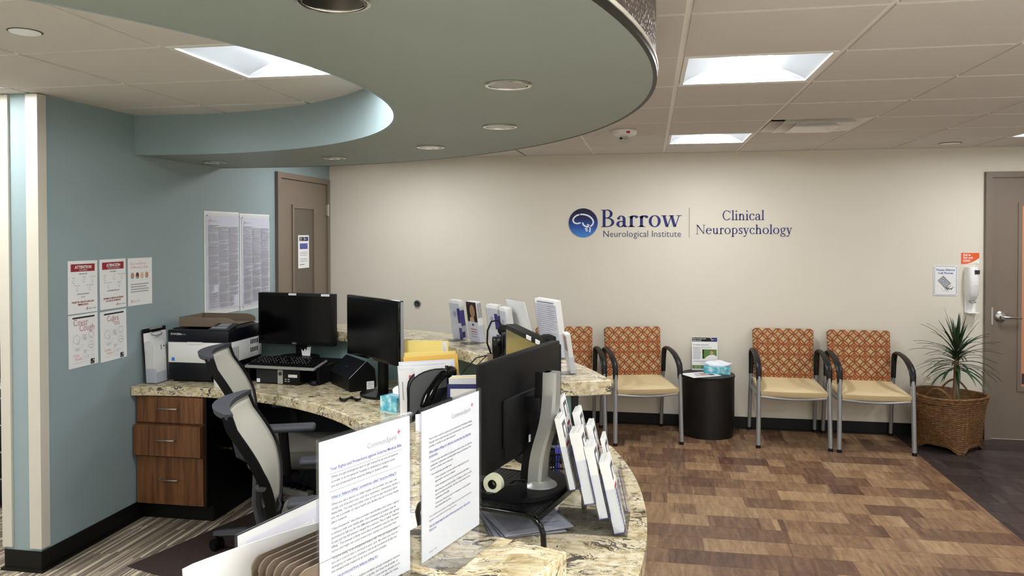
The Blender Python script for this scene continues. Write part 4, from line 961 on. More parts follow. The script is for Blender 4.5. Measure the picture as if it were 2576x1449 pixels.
MB().box(-0.122, -0.1, -0.012, 0.008, 0.21, 0.24).build('binder_clip', 'black_metal', nbk, smooth=False)
for k in range(3):
    sheet('manila_folder', ['cream folder of papers directly behind the navy clipboard', 'second cream folder behind the navy clipboard', 'rearmost cream folder behind the navy clipboard'][k], 'folder', 1212 - 2 * k, 3.07 + 0.045 * k, WT + 0.003, 0.25 - 0.015 * k, 0.306 - 0.004 * k, ('paper', 'manila', 'paper')[k], th=0.012, tilt=-4, roll=-2)
stp = thing('stapler', 'black stapler showing above the second document stand', 'stapler', camx(1178, 2.86) + (WT,), math.radians(50), ry=math.radians(-60))
MB().rbox(0.0, 0.15, -0.016, 0.016, 0.0, 0.012, 0.005).build('base', 'black_plastic', stp); MB().at((0.15, 0, 0.014), ry=math.radians(8)).rbox(-0.15, 0.0, -0.014, 0.014, 0.0, 0.026, 0.009).build('arm', 'dark_grey', stp)

# ------------------------------------------------------------------ on the raised counter: headset, brochure stands
hd_ = thing('wireless_headset', 'black wireless headset on its charging base at the raised counter edge', 'headset', (-0.715, 3.665, TT), math.radians(15))
MB().rbox(-0.042, 0.046, -0.03, 0.03, 0.0, 0.11, 0.006).build('charging_base', 'black_gloss', hd_)
MB().box(-0.065, -0.04, -0.03, 0.03, 0, 0.028).build('base_foot', 'taupe_plastic', hd_, smooth=False)
hb_ = [(-0.045 + 0.0, 0.0, 0.02), (-0.066, 0.0, 0.08), (-0.064, 0.0, 0.14), (-0.045, 0.0, 0.185), (-0.012, 0.0, 0.19), (0.008, 0.0, 0.16), (0.014, 0.0, 0.12)]
MB().tube(hb_, 0.0045, 8).build('headband', 'black_plastic', hd_)
MB().at((0.012, -0.004, 0.142), rx=PI / 2).lathe([(0.0, -0.012), (0.018, -0.012), (0.027, -0.002), (0.027, 0.008), (0.0, 0.012)], 24).build('ear_cushion', 'black_plastic', hd_)
MB().at((0.045, -0.022, 0.07), ry=math.radians(35)).box(-0.008, 0.008, -0.004, 0.004, 0, 0.06).build('mouthpiece', 'silver_plastic', hd_, smooth=False)
MB().rbox(0.0, 0.03, -0.032, -0.02, 0.0, 0.14, 0.006).build('cradle', 'black_gloss', hd_)
MB().box(0.008, 0.012, -0.0335, -0.031, 0.01, 0.013).build('blue_light', 'led_blue', hd_, smooth=False); MB().box(0.015, 0.019, -0.0335, -0.031, 0.01, 0.013).build('blue_light', 'led_blue', hd_, smooth=False)
MB().box(0.036, 0.042, -0.0315, -0.029, 0.01, 0.014).build('green_light', 'led_green', hd_, smooth=False)
for nm, lb, pts, r_ in (('cable', 'black headset cord drooping from the charging base to the desk phone', [(-0.065, 0, 0.02), (-0.12, -0.02, 0.012), (-0.17, -0.06, -0.03), (-0.22, -0.1, -0.09), (-0.24, -0.12, -0.11)], 0.003),
                         ('cable', 'thin black cord hanging down the desk wall below the headset', [(-0.068, -0.005, 0.02), (-0.12, -0.05, -0.02), (-0.12, -0.06, -0.15), (-0.12, -0.06, -0.27)], 0.0025)):
    o = thing(nm, lb, 'cord', hd_.location, math.radians(15)); MB().tube(pts, r_, 6).build('cable', 'black_plastic', o)

def brochure_stand(label, blabel, x, y, rz, w_, h_, th, face='plain', lean=8, z=TT):
    o = thing('brochure_stand', label, 'brochure stand', (x, y, z), rz, 'clear brochure stands on the raised counter')
    L = math.radians(-lean)
    hM = Matrix.Translation((0, 0.0, 0.006)) @ Matrix.Rotation(L, 4, 'X')
    h = MB(); h.M = hM
    h.box(-w_ / 2 - 0.004, w_ / 2 + 0.004, 0.0, 0.002, 0, h_ * 0.93); h.box(-w_ / 2 - 0.004, w_ / 2 + 0.004, -th - 0.006, -th - 0.004, 0, h_ * 0.42); h.box(-w_ / 2 - 0.004, w_ / 2 + 0.004, -th - 0.006, 0.002, -0.002, 0.0)
    h.box(-w_ / 2 - 0.004, -w_ / 2 - 0.002, -th - 0.004, 0, 0, h_ * 0.42); h.box(w_ / 2 + 0.002, w_ / 2 + 0.004, -th - 0.004, 0, 0, h_ * 0.42)
    h.at().box(-w_ / 2, w_ / 2, -th - 0.006, 0.075, 0.0, 0.002)
    h.build('holder', 'acrylic_edge', o, smooth=False)
    b = thing('brochure', blabel, 'brochure', (x, y, z + 0.007), rz, 'brochures in the clear stands', rx=L)
    MB().box(-w_ / 2, w_ / 2, -th - 0.002, -0.002, 0.0, h_).build('page_stack', 'paper', b, smooth=False)
    eg = MB()
    for k in range(int(th / 0.004)):
        eg.box(-w_ / 2 - 0.0006, -w_ / 2, -th + k * 0.004, -th + k * 0.004 + 0.0012, 0.004, h_ - 0.003); eg.box(w_ / 2, w_ / 2 + 0.0006, -th + k * 0.004, -th + k * 0.004 + 0.0012, 0.004, h_ - 0.003)
    eg.build('page_edge', 'paper_grey', b, smooth=False)
    p = MB()                                  # back print, seen from inside the desk (+y face)
    def back(x0, x1, z0, z1, mi): p.add([(x1, -0.0016, z0), (x0, -0.0016, z0), (x0, -0.0016, z1), (x1, -0.0016, z1)], [(0, 1, 2, 3)], mi)
    ms_ = ['purple', 'ink_grey', 'photo_dark', 'skin_tan', 'ink_red', 'ink_navy', 'skin_light']
    if face == 'purple':
        back(-w_ / 2, -w_ * 0.2, 0.0, h_ * 0.3, 0); back(-w_ / 2, -w_ * 0.2, h_ * 0.42, h_ * 0.8, 0)
        p.box(-w_ / 2 - 0.0009, -w_ / 2 - 0.0005, -th, -0.002, h_ * 0.35, h_ * 0.75, 0); p.box(-w_ / 2 - 0.0009, -w_ / 2 - 0.0005, -th * 0.7, -0.002, h_ * 0.05, h_ * 0.2, 5)
    if face == 'photo':
        back(-w_ / 2, w_ / 2, h_ * 0.5, h_, 2)
        p.add([(-0.006 + 0.026 * math.cos(2 * PI * i / 20), -0.0013, h_ * 0.77 + 0.036 * math.sin(2 * PI * i / 20)) for i in range(20)][::-1], [tuple(range(20))], 3)
        p.add([(-0.02, -0.0011, h_ * 0.5), (0.03, -0.0011, h_ * 0.5), (0.022, -0.0011, h_ * 0.62), (-0.012, -0.0011, h_ * 0.62)][::-1], [(0, 1, 2, 3)], 6)
        back(-0.008, 0.012, h_ * 0.4, h_ * 0.45, 5)
        for k in range(4): back(-0.03, 0.03, h_ * 0.3 - k * 0.014, h_ * 0.3 - k * 0.014 + 0.005, 4 if k < 2 else 1)
        for k in range(5): p.box(-w_ / 2 - 0.0009, -w_ / 2 - 0.0005, -th + k * 0.006, -th + 0.002 + k * 0.006, h_ * 0.6, h_ * 0.97, 2)
    if face == 'lines':
        for k in range(int(h_ / 0.011)): back(-w_ * 0.42 + w_ * 0.4 * random.random() ** 2, w_ * 0.42, h_ * 0.92 - k * 0.0105, h_ * 0.92 - k * 0.0105 + 0.0028, 1)
        back(-w_ * 0.4, w_ * 0.4, h_ * 0.945, h_ * 0.96, 5)
    if face == 'brown': back(-w_ / 2, w_ / 2, h_ * 0.55, h_ * 0.95, 3); back(-w_ * 0.1, w_ * 0.25, h_ * 0.6, h_ * 0.9, 2)
    if p.v: p.build('print', ms_, b, smooth=False)
    if face in ('purple', 'plain'):
        em = MB(); em.M = hM @ Matrix.Translation((0.0, 0.0022, h_ * 0.66)) @ Matrix.Rotation(-PI / 2, 4, 'X')
        em.lathe([(0.016, 0), (0.017, 0.002), (0.013, 0.003), (0.011, 0.001), (0.006, 0.003), (0.0, 0.003)], 20); em.build('moulded_boss', 'acrylic_edge', o)
    return o
def ra(x, y): return math.atan2(y - CY, x - CX) + PI / 2
for (x, y, dr, w_, h_, th, fc, la, lb) in (
    (-1.085, 4.285, 137, 0.1, 0.225, 0.03, 'purple', 'clear brochure stand farthest along the raised counter, nearest the teal wall', 'white and purple brochures in the stand nearest the teal wall'),
    (-0.965, 4.195, 136, 0.1, 0.225, 0.034, 'photo', 'clear brochure stand second along the raised counter', 'brochures showing a dark-haired face on their back'),
    (-0.815, 4.035, 135, 0.1, 0.225, 0.03, 'purple', 'clear brochure stand just behind the headset', 'white and purple brochures just behind the headset'),
    (-0.735, 3.94, 120, 0.1, 0.22, 0.036, 'plain', 'clear brochure stand between the headset and the slanted white sign', 'thick stack of plain white brochures beside the slanted white sign'),
    (-0.485, 3.80, 126, 0.216, 0.279, 0.03, 'lines', 'large clear stand of printed white forms near the waiting chairs', 'printed white forms with grey lines in the large clear stand'),
    (-0.348, 3.345, 105, 0.09, 0.17, 0.02, 'brown', 'small clear stand near the counter tip', 'small cards with a brown picture near the counter tip')):
    brochure_stand(la, lb, x, y, math.radians(dr), w_, h_, th, fc)
sg = thing('slanted_sign', 'blank-backed slanted white sign on the raised counter among the brochures', 'sign', (-0.62, 3.95, TT), math.radians(126), rx=math.radians(-17))
MB().box(-0.108, 0.108, 0.0, 0.003, 0.003, 0.279).build('page', 'paper', sg, smooth=False); MB().box(-0.111, 0.111, -0.002, 0.005, 0.0, 0.282).build('sleeve', 'acrylic', sg, smooth=False)
MB().at((0, 0.0, 0.003), rx=math.radians(15)).box(-0.11, 0.11, 0.0, 0.09, -0.003, 0.0).build('foot', 'acrylic_edge', sg, smooth=False)

# ------------------------------------------------------------------ stepped clear rack of appointment brochures on the low worktop
RZK = math.radians(89)
rk_ = thing('brochure_rack', 'clear stepped rack of eight brochure pockets at the low worktop edge', 'brochure rack', (-0.104, 2.25, WT), RZK)
# local x runs away from the camera side, -y faces out to the waiting room; four tiers step down toward -y, two pockets wide
PKW = 0.1; LN = math.radians(-12.5)
rnds = random.Random(4)
for c in range(4):                       # tier 0 is the front one, lowest
    for col in range(2):
        x0 = 0.052 + col * 0.108; yb = 0.0436 * c; zb = 0.006 + 0.04 * c + (0.02 if col else 0)
        M = Matrix.Translation((x0, yb, zb)) @ Matrix.Rotation(LN, 4, 'X')
        th = (0.03, 0.028, 0.032, 0.016)[c] if col == 0 else (0.012, 0.016, 0.02, 0.01)[c]
        h = MB(); h.M = M; w_ = PKW
        h.box(-w_ / 2, w_ / 2, 0, 0.002, 0, 0.15); h.box(-w_ / 2, w_ / 2, -0.038, -0.036, 0, 0.13); h.box(-w_ / 2, w_ / 2, -0.038, 0.002, -0.002, 0)
        h.box(-w_ / 2, -w_ / 2 + 0.002, -0.036, 0, 0, 0.13); h.box(w_ / 2 - 0.002, w_ / 2, -0.036, 0, 0, 0.13)
        h.build('pocket', 'acrylic', rk_, smooth=False)
        e = MB(); e.M = M; xe = -w_ / 2
        e.tube([(xe, -0.037, 0.13), (xe, -0.037, 0.006), (xe, -0.033, 0.0), (xe, -0.004, 0.0), (xe, 0.0, 0.006)], 0.0011, 5); e.build('pocket_edge', 'purple', rk_)
        e = MB(); e.M = M; e.tube([(xe, 0.001, 0.006), (xe, 0.001, 0.15)], 0.0011, 5); e.tube([(xe, -0.037, 0.13), (-xe, -0.037, 0.13)], 0.0011, 5); e.build('pocket_edge', 'acrylic_edge', rk_)
        b = thing('brochure_stack', 'white brochures with dark printed square, %s pocket of the %s tier of the clear rack' % (('near', 'far')[col], ('lowest', 'second', 'third', 'topmost')[c]), 'brochure', (0, 0, 0), 0, 'brochures in the stepped rack')
        b.matrix_world = Matrix.Translation(rk_.location) @ Matrix.Rotation(RZK, 4, 'Z') @ M
        hh = 0.213 if col == 0 else 0.232
        mb = MB(); y = -0.0025
        while y > -th:
            t_ = 0.0032; dz = rnds.uniform(-0.002, 0.002); mb.box(-w_ / 2 + 0.003, w_ / 2 - 0.003, y - t_ + 0.00025, y, 0.001, hh + dz); y -= t_
        mb.build('page_stack', 'paper', b, smooth=False)
        p = MB(); yy = y - 0.0004
        p.quad(-0.032, 0.03, hh - 0.062, hh - 0.018, 0, yy); p.quad(-0.018, 0.016, hh - 0.062, hh - 0.03, 2, yy - 0.0003)
        p.quad(-0.034, 0.02, hh - 0.09, hh - 0.08, 1, yy)
        for q in range(6): p.quad(-0.036, 0.034 - 0.03 * rnds.random(), hh - 0.105 - q * 0.012, hh - 0.101 - q * 0.012, 3, yy)
        if col: p.quad(-0.048, -0.03, hh - 0.12, hh - 0.09, 4, yy)
        p.build('print', ['ink', 'ink_red', 'paper', 'ink_grey', 'purple'], b, smooth=False)
ft = MB(); ft.box(0.0, 0.216, -0.04, 0.19, 0, 0.0025)
for x in (0.0, 0.105, 0.214): ft.prism([(-0.04, 0.0025), (0.19, 0.0025), (0.14, 0.12), (0.13, 0.12)], x, x + 0.0015, axis='x')
ft.build('base', 'acrylic', rk_, smooth=False)
# ------------------------------------------------------------------ acrylic document stands on the near raised counter
def wrap(words, size, width):
    out = []; cur = ''
    for w_ in words.split():
        t_ = (cur + ' ' + w_).strip()
        if text_geo(t_)[2] * size > width and cur: out.append(cur); cur = w_
        else: cur = t_
    if cur: out.append(cur)
    return out
def doc_stand(label, loc, rz, blocks, k=1.0):
    o = thing('document_stand', label, 'sign holder', loc, rz, 'acrylic document stands')
    MB().box(-0.108, 0.108, -0.0006, 0.0006, 0.003, 0.2835).build('page', 'paper', o, smooth=False)
    sl = MB(); sl.box(-0.111, 0.111, -0.0032, -0.0022, 0.0, 0.287); sl.box(-0.111, 0.111, 0.0012, 0.0022, 0.0, 0.287); sl.build('sleeve', 'acrylic', o, smooth=False)
    e = MB(); e.box(-0.1122, -0.111, -0.0034, 0.0024, 0, 0.2885); e.box(0.111, 0.1122, -0.0034, 0.0024, 0, 0.2885); e.box(-0.111, 0.111, -0.0034, 0.0024, 0.2862, 0.2892); e.build('sleeve_edge', 'acrylic_edge', o, smooth=False)
    f = MB(); f.box(-0.111, 0.111, -0.072, -0.0034, 0.0, 0.0028); f.build('foot', 'acrylic_edge', o, smooth=False)
    mb = MB(); mb.M = Matrix.Translation((0, -0.0009, 0))
    INK = ['ink', 'ink_blue', 'ink_grey', 'ink_pink', 'ink_soft']
    def cross(x, z, s_):
        mb.quad(x - s_ * 0.22, x + s_ * 0.22, z - s_, z + s_, 3); mb.quad(x - s_, x + s_, z - s_ * 0.22, z + s_ * 0.22, 3)
    mb.text('CommonSpirit', 0.0125, 0.073, 0.2485, 2, 'r'); cross(0.0785, 0.2605, 0.0045)
    z = None
    for b in blocks:
        kind = b[0]
        if kind == 'z': z = b[1]
        elif kind == 'gap': z -= b[1]
        elif kind == 'box': mb.line([(b[1], b[3]), (b[2], b[3]), (b[2], b[4]), (b[1], b[4])], 0.0005, 4, True)
        elif kind == 'end': mb.text(b[1], 0.0042, -0.083, 0.0135, 4)
        else:
            _, txt, size, x, wd, mi, al = b[:7]
            for ln in wrap(txt, size, wd):
                mb.text(ln, size, x, z, mi, al, bold=0.012 if mi == 1 else 0.0)
                if mi == 1 and al == 'l': w2 = text_geo(ln, 0.012)[2] * size; mb.quad(x, x + w2, z - size * 0.22, z - size * 0.16, 1)
                z -= size * 1.28
    mb.build('print', INK, o, smooth=False)
    return o
P = lambda txt, x=-0.083, wd=0.163, size=0.0056, mi=0: ('t', txt, size, x, wd, mi, 'l')
Hd = lambda txt: ('t', txt, 0.0062, -0.083, 0.163, 1, 'l')
doc_stand('nearest acrylic document stand, its page headed with rights and protections', (-0.470, 1.230, TT), math.radians(67), [
    ('z', 0.233), ('t', 'Your Rights and Protections against Surprise Medical Bills', 0.0073, 0.0, 0.2, 1, 'c'), ('box', -0.087, 0.087, 0.2275, 0.199), ('z', 0.2205),
    P('When you get emergency care or get treated by an out-of-network provider at an in-network hospital or ambulatory surgical center, you are protected from surprise billing or balance billing.', -0.083, 0.163, 0.0058), ('z', 0.187),
    Hd('What is “balance billing” (sometimes called “surprise billing”)?'), ('gap', 0.003),
    P('When you see a doctor or other health care provider, you may owe certain out-of-pocket costs, such as a copayment, coinsurance, and/or a deductible. You may have other costs or have to pay the entire bill if you see a provider or visit a health care facility that isn’t in your health plan’s network.'), ('gap', 0.004),
    P('“Out-of-network” describes providers and facilities that haven’t signed a contract with your health plan. Out-of-network providers may be permitted to bill you for the difference between what your plan agreed to pay and the full amount charged for a service. This is called “balance billing.” This amount is likely more than in-network costs for the same service and might not count toward your annual out-of-pocket limit.'), ('gap', 0.004),
    P('“Surprise billing” is an unexpected balance bill. This can happen when you can’t control who is involved in your care, like when you have an emergency or when you schedule a visit at an in-network facility but are unexpectedly treated by an out-of-network provider.'), ('gap', 0.004),
    Hd('You are protected from balance billing for:'), ('gap', 0.003), P('Emergency services'),
    P('If you have an emergency medical condition and get emergency services from an out-of-network provider or facility, the most the provider or facility may bill you is your plan’s in-network cost-sharing amount (such as copayments and coinsurance). You can’t be balance billed for these emergency services.'), ('gap', 0.003),
    P('Certain services at an in-network hospital or ambulatory surgical center'), P('When you get services from an in-network hospital or ambulatory surgical center, certain providers there may be out-of-network.')])
doc_stand('second acrylic document stand, just before the large monitor back', (-0.383, 1.460, TT), math.radians(73.3), [
    ('z', 0.226), P('You’re never required to give up your protections from balance billing. You also aren’t required to get care out-of-network. You can choose a provider or facility in your plan’s network.'), ('gap', 0.004),
    Hd('When balance billing isn’t allowed, you also have the following protections:'), ('gap', 0.003),
    P('• You are only responsible for paying your share of the cost (like the copayments, coinsurance, and deductibles that you would pay if the provider or facility was in-network).', -0.079, 0.157), ('gap', 0.003),
    P('• Your health plan generally must:', -0.079, 0.157), ('gap', 0.002), P('Cover emergency services without requiring you to get approval for services in advance.', -0.062, 0.14), ('gap', 0.002), P('Cover emergency services by out-of-network providers.', -0.062, 0.14), ('gap', 0.002),
    P('Base what you owe the provider or facility on what it would pay an in-network provider and show that amount in your explanation of benefits.', -0.062, 0.14), ('gap', 0.002), P('Count any amount you pay for emergency services toward your deductible and limit.', -0.062, 0.14), ('gap', 0.005),
    P('If you believe you’ve been wrongly billed, you may contact the federal agencies responsible for enforcing the rules.', mi=4), ('gap', 0.004), P('Visit the federal page for more information about your rights under federal law.', mi=1), ('end', 'January 1, 2022')])
# taupe vertical sorter, white folder and a notice seen from behind
sd = Vector((0.39, 0.92)); sn = Vector((0.92, -0.39)); so = Vector((-0.628, 1.13))
fsort = thing('file_sorter', 'taupe plastic upright file sorter with six dividers on the near counter', 'file sorter', (so.x, so.y, TT), math.radians(67))
for k in range(7):
    y = -0.0175 * k; hh = 0.092
    cur = [(0, 0.003), (0, hh - 0.018)] + [(0.018 * (1 - math.cos(a)), hh - 0.018 + 0.018 * math.sin(a)) for a in [i * PI / 16 for i in range(1, 9)]] + [(0.235, hh), (0.235, 0.003)]
    MB().prism(cur, y - 0.0016, y, axis='y').build('divider', 'taupe_plastic', fsort, smooth=False)
    MB().tube([(a, y - 0.0008, b) for a, b in cur[1:-1]], 0.0014, 6).build('rib', 'taupe_plastic', fsort)
MB().box(0, 0.24, -0.108, 0.002, 0, 0.004).build('base', 'taupe_plastic', fsort, smooth=False)
wf = thing('white_folder', 'large blank white folder standing behind the taupe sorter', 'folder', (-0.655, 1.185, TT), math.radians(58), rx=math.radians(-3))
cur = [(-0.115, 0.0), (-0.118, 0.086)] + [(-0.1 + 0.255 * i / 10, 0.089 + 0.004 * math.sin(i * 0.31)) for i in range(11)] + [(0.155, 0.0)]
MB().prism(cur, -0.002, 0.002, axis='y').build('folder_body', 'paper', wf, smooth=False)
an = thing('notice_sign', 'white notice seen from behind with its heading showing through, behind the white folder', 'sign', (-0.647, 1.325, TT), math.radians(74), rx=math.radians(-2))
MB().box(-0.14, 0.088, -0.001, 0.001, 0.0, 0.1005).build('page', 'paper', an, smooth=False)
e = MB(); e.box(-0.143, 0.091, -0.0018, 0.0018, 0.1005, 0.1025); e.box(-0.143, -0.14, -0.0018, 0.0018, 0, 0.1025); e.box(0.088, 0.091, -0.0018, 0.0018, 0, 0.1025); e.build('sleeve_edge', 'dark_grey', an, smooth=False)
q = MB(); q.quad(-0.12, 0.07, 0.035, 0.085, 0, -0.0012); q.at((-0.02, -0.0014, 0)); g0 = MB().text('ATTENTION', 0.03, 0, 0.045, 0, 'c', bold=0.02)
q.M = Matrix.Translation((-0.025, -0.0016, 0.0)); q.add([(-x, y, z) for x, y, z in g0.v], [f[::-1] for f in g0.f], 1); q.build('print_show_through', ['paper_cool', 'paper'], an, smooth=False)

# ------------------------------------------------------------------ waiting room chairs
def waiting_chair():
    r = thing('waiting_chair', 'x', 'chair', (0, 0, 0), group='patterned waiting room chairs')
    s = MB(); bm = bmesh.new(); bmesh.ops.create_grid(bm, x_segments=14, y_segments=14, size=1)
    bm.verts.index_update(); V = []
    for v in bm.verts:
        x, y = v.co.x, v.co.y; front = 0.02 * (1 - x * x) * (1 if y < 0 else 0)
        zz = 0.475 - 0.018 * (abs(x) ** 6) - 0.02 * (max(0, -y) ** 5) - 0.012 * (1 - x * x) * (1 - y * y) + 0.006 * y
        V.append((x * 0.246, y * 0.255 - 0.035 - front * (-y), zz))
    F = [tuple(v.index for v in f.verts) for f in bm.faces]
    edge = [v.index for v in bm.verts if v.is_boundary]; bm.free()
    edge.sort(key=lambda i: math.atan2(V[i][1] + 0.035, V[i][0]))
    n0 = len(V); nE = len(edge)
    for lvl, (zz, ins) in enumerate(((0.448, 1.015), (0.42, 1.005), (0.405, 0.96))):
        for i in edge: V.append((V[i][0] * ins, (V[i][1] + 0.035) * ins - 0.035, zz))
    ring = [edge] + [list(range(n0 + k * nE, n0 + (k + 1) * nE)) for k in range(3)]
    for k in range(3):
        for i in range(nE): F.append((ring[k][i], ring[k + 1][i], ring[k + 1][(i + 1) % nE], ring[k][(i + 1) % nE]))
    F.append(tuple(ring[3]))
    s.add(V, F).build('seat', 'cream_vinyl', r)
    b = MB().rbox(-0.247, 0.247, -0.027, 0.027, 0.0, 0.425, 0.024, 3)
    b.v = [(x * (0.965 + 0.035 * min(1, z / 0.4)), y - 0.02 * (1 - (x / 0.247) ** 2) + 0.0, z + 0.006 * (1 - (x / 0.247) ** 2) * (z / 0.425)) for x, y, z in b.v]
    o = b.build('backrest', 'pattern_fabric', r, (0, 0.195, 0.455)); o.rotation_euler = (math.radians(-9), 0, 0)
    for s_ in (-1, 1):
        f = MB().tube([(s_ * 0.268, -0.293, 0.022), (s_ * 0.263, -0.276, 0.40), (s_ * 0.261, -0.268, 0.56)], 0.0175, 12).build('leg', 'silver_paint', r)
        MB().cyl((s_ * 0.268, -0.293, 0), (s_ * 0.268, -0.293, 0.024), 0.0185, n=12).build('foot_cap', 'arm_black', f)
        k = MB().tube([(s_ * 0.266, 0.285, 0.022), (s_ * 0.264, 0.25, 0.30), (s_ * 0.262, 0.205, 0.53)], 0.0155, 12).build('leg', 'silver_paint', r)
        MB().cyl((s_ * 0.266, 0.285, 0), (s_ * 0.266, 0.285, 0.024), 0.017, n=12).build('foot_cap', 'arm_black', k)
        P_ = [(0.208, 0.50), (0.200, 0.60), (0.192, 0.66), (0.172, 0.695), (0.13, 0.712), (0.06, 0.718), (-0.03, 0.712), (-0.12, 0.695), (-0.2, 0.665), (-0.25, 0.63), (-0.268, 0.59), (-0.2685, 0.52)]
        W_ = [0.018, 0.019, 0.021, 0.022, 0.021, 0.021, 0.022, 0.023, 0.024, 0.024, 0.022, 0.019]
        mb = MB(); V = []; F = []
        for i, (y, z) in enumerate(P_):
            a = P_[max(i - 1, 0)]; c_ = P_[min(i + 1, len(P_) - 1)]; dy, dz = c_[0] - a[0], c_[1] - a[1]; L = math.hypot(dy, dz); ny, nz = -dz / L, dy / L
            w_ = W_[i]; th = 0.014 if 2 < i < 9 else 0.017
            for q in range(8):
                t_ = 2 * PI * q / 8 + PI / 8; V.append((s_ * 0.262 + w_ * math.cos(t_) * 1.05, y + ny * th * math.sin(t_), z + nz * th * math.sin(t_)))
        for i in range(len(P_) - 1):
            for q in range(8): F.append((i * 8 + q, i * 8 + (q + 1) % 8, i * 8 + 8 + (q + 1) % 8, i * 8 + 8 + q))
        F += [tuple(range(8)), tuple(range(len(V) - 8, len(V)))]
        if s_ < 0: F = [f_[::-1] for f_ in F]
        bm = bmesh.new(); mb.add(V, F); bm.free(); mb.build('armrest', 'arm_black', r)
        MB().box(s_ * 0.262 - 0.008, s_ * 0.262 + 0.008, -0.27, 0.235, 0.385, 0.405).build('side_rail', 'silver_paint', r, smooth=False)
    MB().tube([(-0.262 + 0.524 * i / 10, -0.268 - 0.028 * math.sin(PI * i / 10), 0.402 - 0.012 * math.sin(PI * i / 10)) for i in range(11)], 0.011, 8).build('front_rail', 'silver_paint', r)
    MB().tube([(-0.262, 0.215, 0.46), (0.262, 0.215, 0.46)], 0.011, 8).build('rear_rail', 'silver_paint', r)
    return r
ch = waiting_chair()
place(ch, (-0.674, 6.36, 0), math.radians(13), 'patterned waiting chair half hidden behind the tip of the raised counter')
place(dup(ch), (-0.085, 6.455, 0), math.radians(15), 'patterned waiting chair standing askew beside the dark drum table')
place(dup(ch), (1.105, 6.535, 0), 0.0, 'patterned waiting chair below the word Neuropsychology, second from the potted plant')
place(dup(ch), (1.70, 6.515, 0), 0.0, 'patterned waiting chair next to the potted plant basket')

# drum table and what is on it
dt = thing('drum_table', 'dark brown cylindrical side table against the beige wall', 'side table', (0.478, 6.612, 0))
MB().lathe([(0.0, 0), (0.205, 0), (0.205, 0.055), (0.216, 0.056), (0.216, 0.488), (0.0, 0.488)], 64).build('drum', 'espresso', dt)
MB().lathe([(0.0, 0.488), (0.219, 0.488), (0.22, 0.49), (0.22, 0.505), (0.218, 0.507), (0.0, 0.507)], 64).build('top', 'espresso', dt)
fl = thing('survey_sign', 'upright patient survey flyer with a photo, on the drum table', 'sign', (0.465, 6.765, 0.507), 0.03, rx=math.radians(-6))
MB().box(-0.108, 0.108, -0.0005, 0.0005, 0.002, 0.281).build('page', 'paper', fl, smooth=False)
MB().box(-0.111, 0.111, 0.0006, 0.0026, 0.0, 0.284).build('sleeve', 'acrylic', fl, smooth=False)
f2 = MB().at((0, 0, 0), rx=math.radians(6)).box(-0.111, 0.111, -0.04, 0.03, 0.0, 0.002); f2.build('foot', 'acrylic_edge', fl, smooth=False)
q = MB(); q.M = Matrix.Translation((0, -0.0008, 0)); q.quad(-0.105, 0.05, 0.244, 0.278, 0); q.add([(0.04, 0, 0.244), (0.105, 0, 0.244), (0.105, 0, 0.278), (0.058, 0, 0.278)][::1], [(0, 1, 2, 3)], 1)
q.M = Matrix.Translation((0, -0.0011, 0)); q.text('Please Complete Our', 0.0125, -0.1, 0.264, 2, bold=0.02); q.text('Patient Survey', 0.0125, -0.1, 0.249, 2, bold=0.02); q.ellipse(0.062, 0.261, 0.005, 0.005, 2, 12); q.text('Barrow', 0.0085, 0.07, 0.258, 2)
q.text('Our Patients Are Important', 0.0115, -0.098, 0.212, 3, bold=0.02)
q.greek(-0.098, 0.06, 0.197, 0.19, 0.006, 0.0025, 4); q.greek(-0.098, -0.03, 0.188, 0.09, 0.0062, 0.0026, 4, 0.35); q.greek(-0.098, 0.03, 0.08, 0.072, 0.006, 0.0025, 4)
q.quad(-0.02, 0.1, 0.098, 0.178, 5); q.quad(-0.02, -0.006, 0.098, 0.178, 6)
q.M = Matrix.Translation((0, -0.0013, 0)); q.ellipse(0.058, 0.152, 0.014, 0.018, 7); q.add([(0.0, 0, 0.098), (0.1, 0, 0.098), (0.1, 0, 0.118), (0.075, 0, 0.134), (0.04, 0, 0.13), (0.01, 0, 0.112)], [tuple(range(6))], 2)
q.M = Matrix.Translation((0, -0.0015, 0)); q.line([(0.045, 0.163), (0.052, 0.17), (0.064, 0.17), (0.072, 0.162)], 0.004, 6); q.line([(0.051, 0.146), (0.058, 0.1435), (0.066, 0.147)], 0.0015, 2)
q.M = Matrix.Translation((0, -0.0008, 0)); q.quad(-0.105, 0.0, 0.012, 0.042, 5); q.M = Matrix.Translation((0, -0.0012, 0))
for x in (-0.085, -0.055): q.line([(x, 0.02), (x + 0.02, 0.02), (x + 0.02, 0.034), (x, 0.034)], 0.002, 2, True)
q.build('print', ['ink_black', 'ink_navy', 'paper', 'ink', 'ink_grey', 'photo_green', 'photo_dark', 'skin_tan'], fl, smooth=False)
tissue_box('flat teal tissue box on the drum table before the survey flyer', (0.555, 6.64, 0.507), -0.08, 0.215, 0.115, 0.055, 1.2)
mg = thing('magazine', 'open-faced magazine lying on the drum table edge', 'magazine', (0.415, 6.535, 0.5075), 0.55)
MB().box(-0.135, 0.135, -0.1, 0.1, 0, 0.003).build('pages', 'paper', mg, smooth=False)
q = MB(); q.v = []; 
q.add([(-0.09, -0.06, 0.0034), (0.1, -0.08, 0.0034), (0.115, 0.03, 0.0034), (0.06, 0.07, 0.0034), (-0.03, 0.06, 0.0034)], [(0, 1, 2, 3, 4)], 0); q.add([(-0.01, -0.03, 0.0037), (0.05, -0.035, 0.0037), (0.06, 0.02, 0.0037), (0.01, 0.04, 0.0037)], [(0, 1, 2, 3)], 1); q.add([(0.055, -0.06, 0.0037), (0.1, -0.06, 0.0037), (0.1, -0.02, 0.0037), (0.06, -0.01, 0.0037)], [(0, 1, 2, 3)], 2)
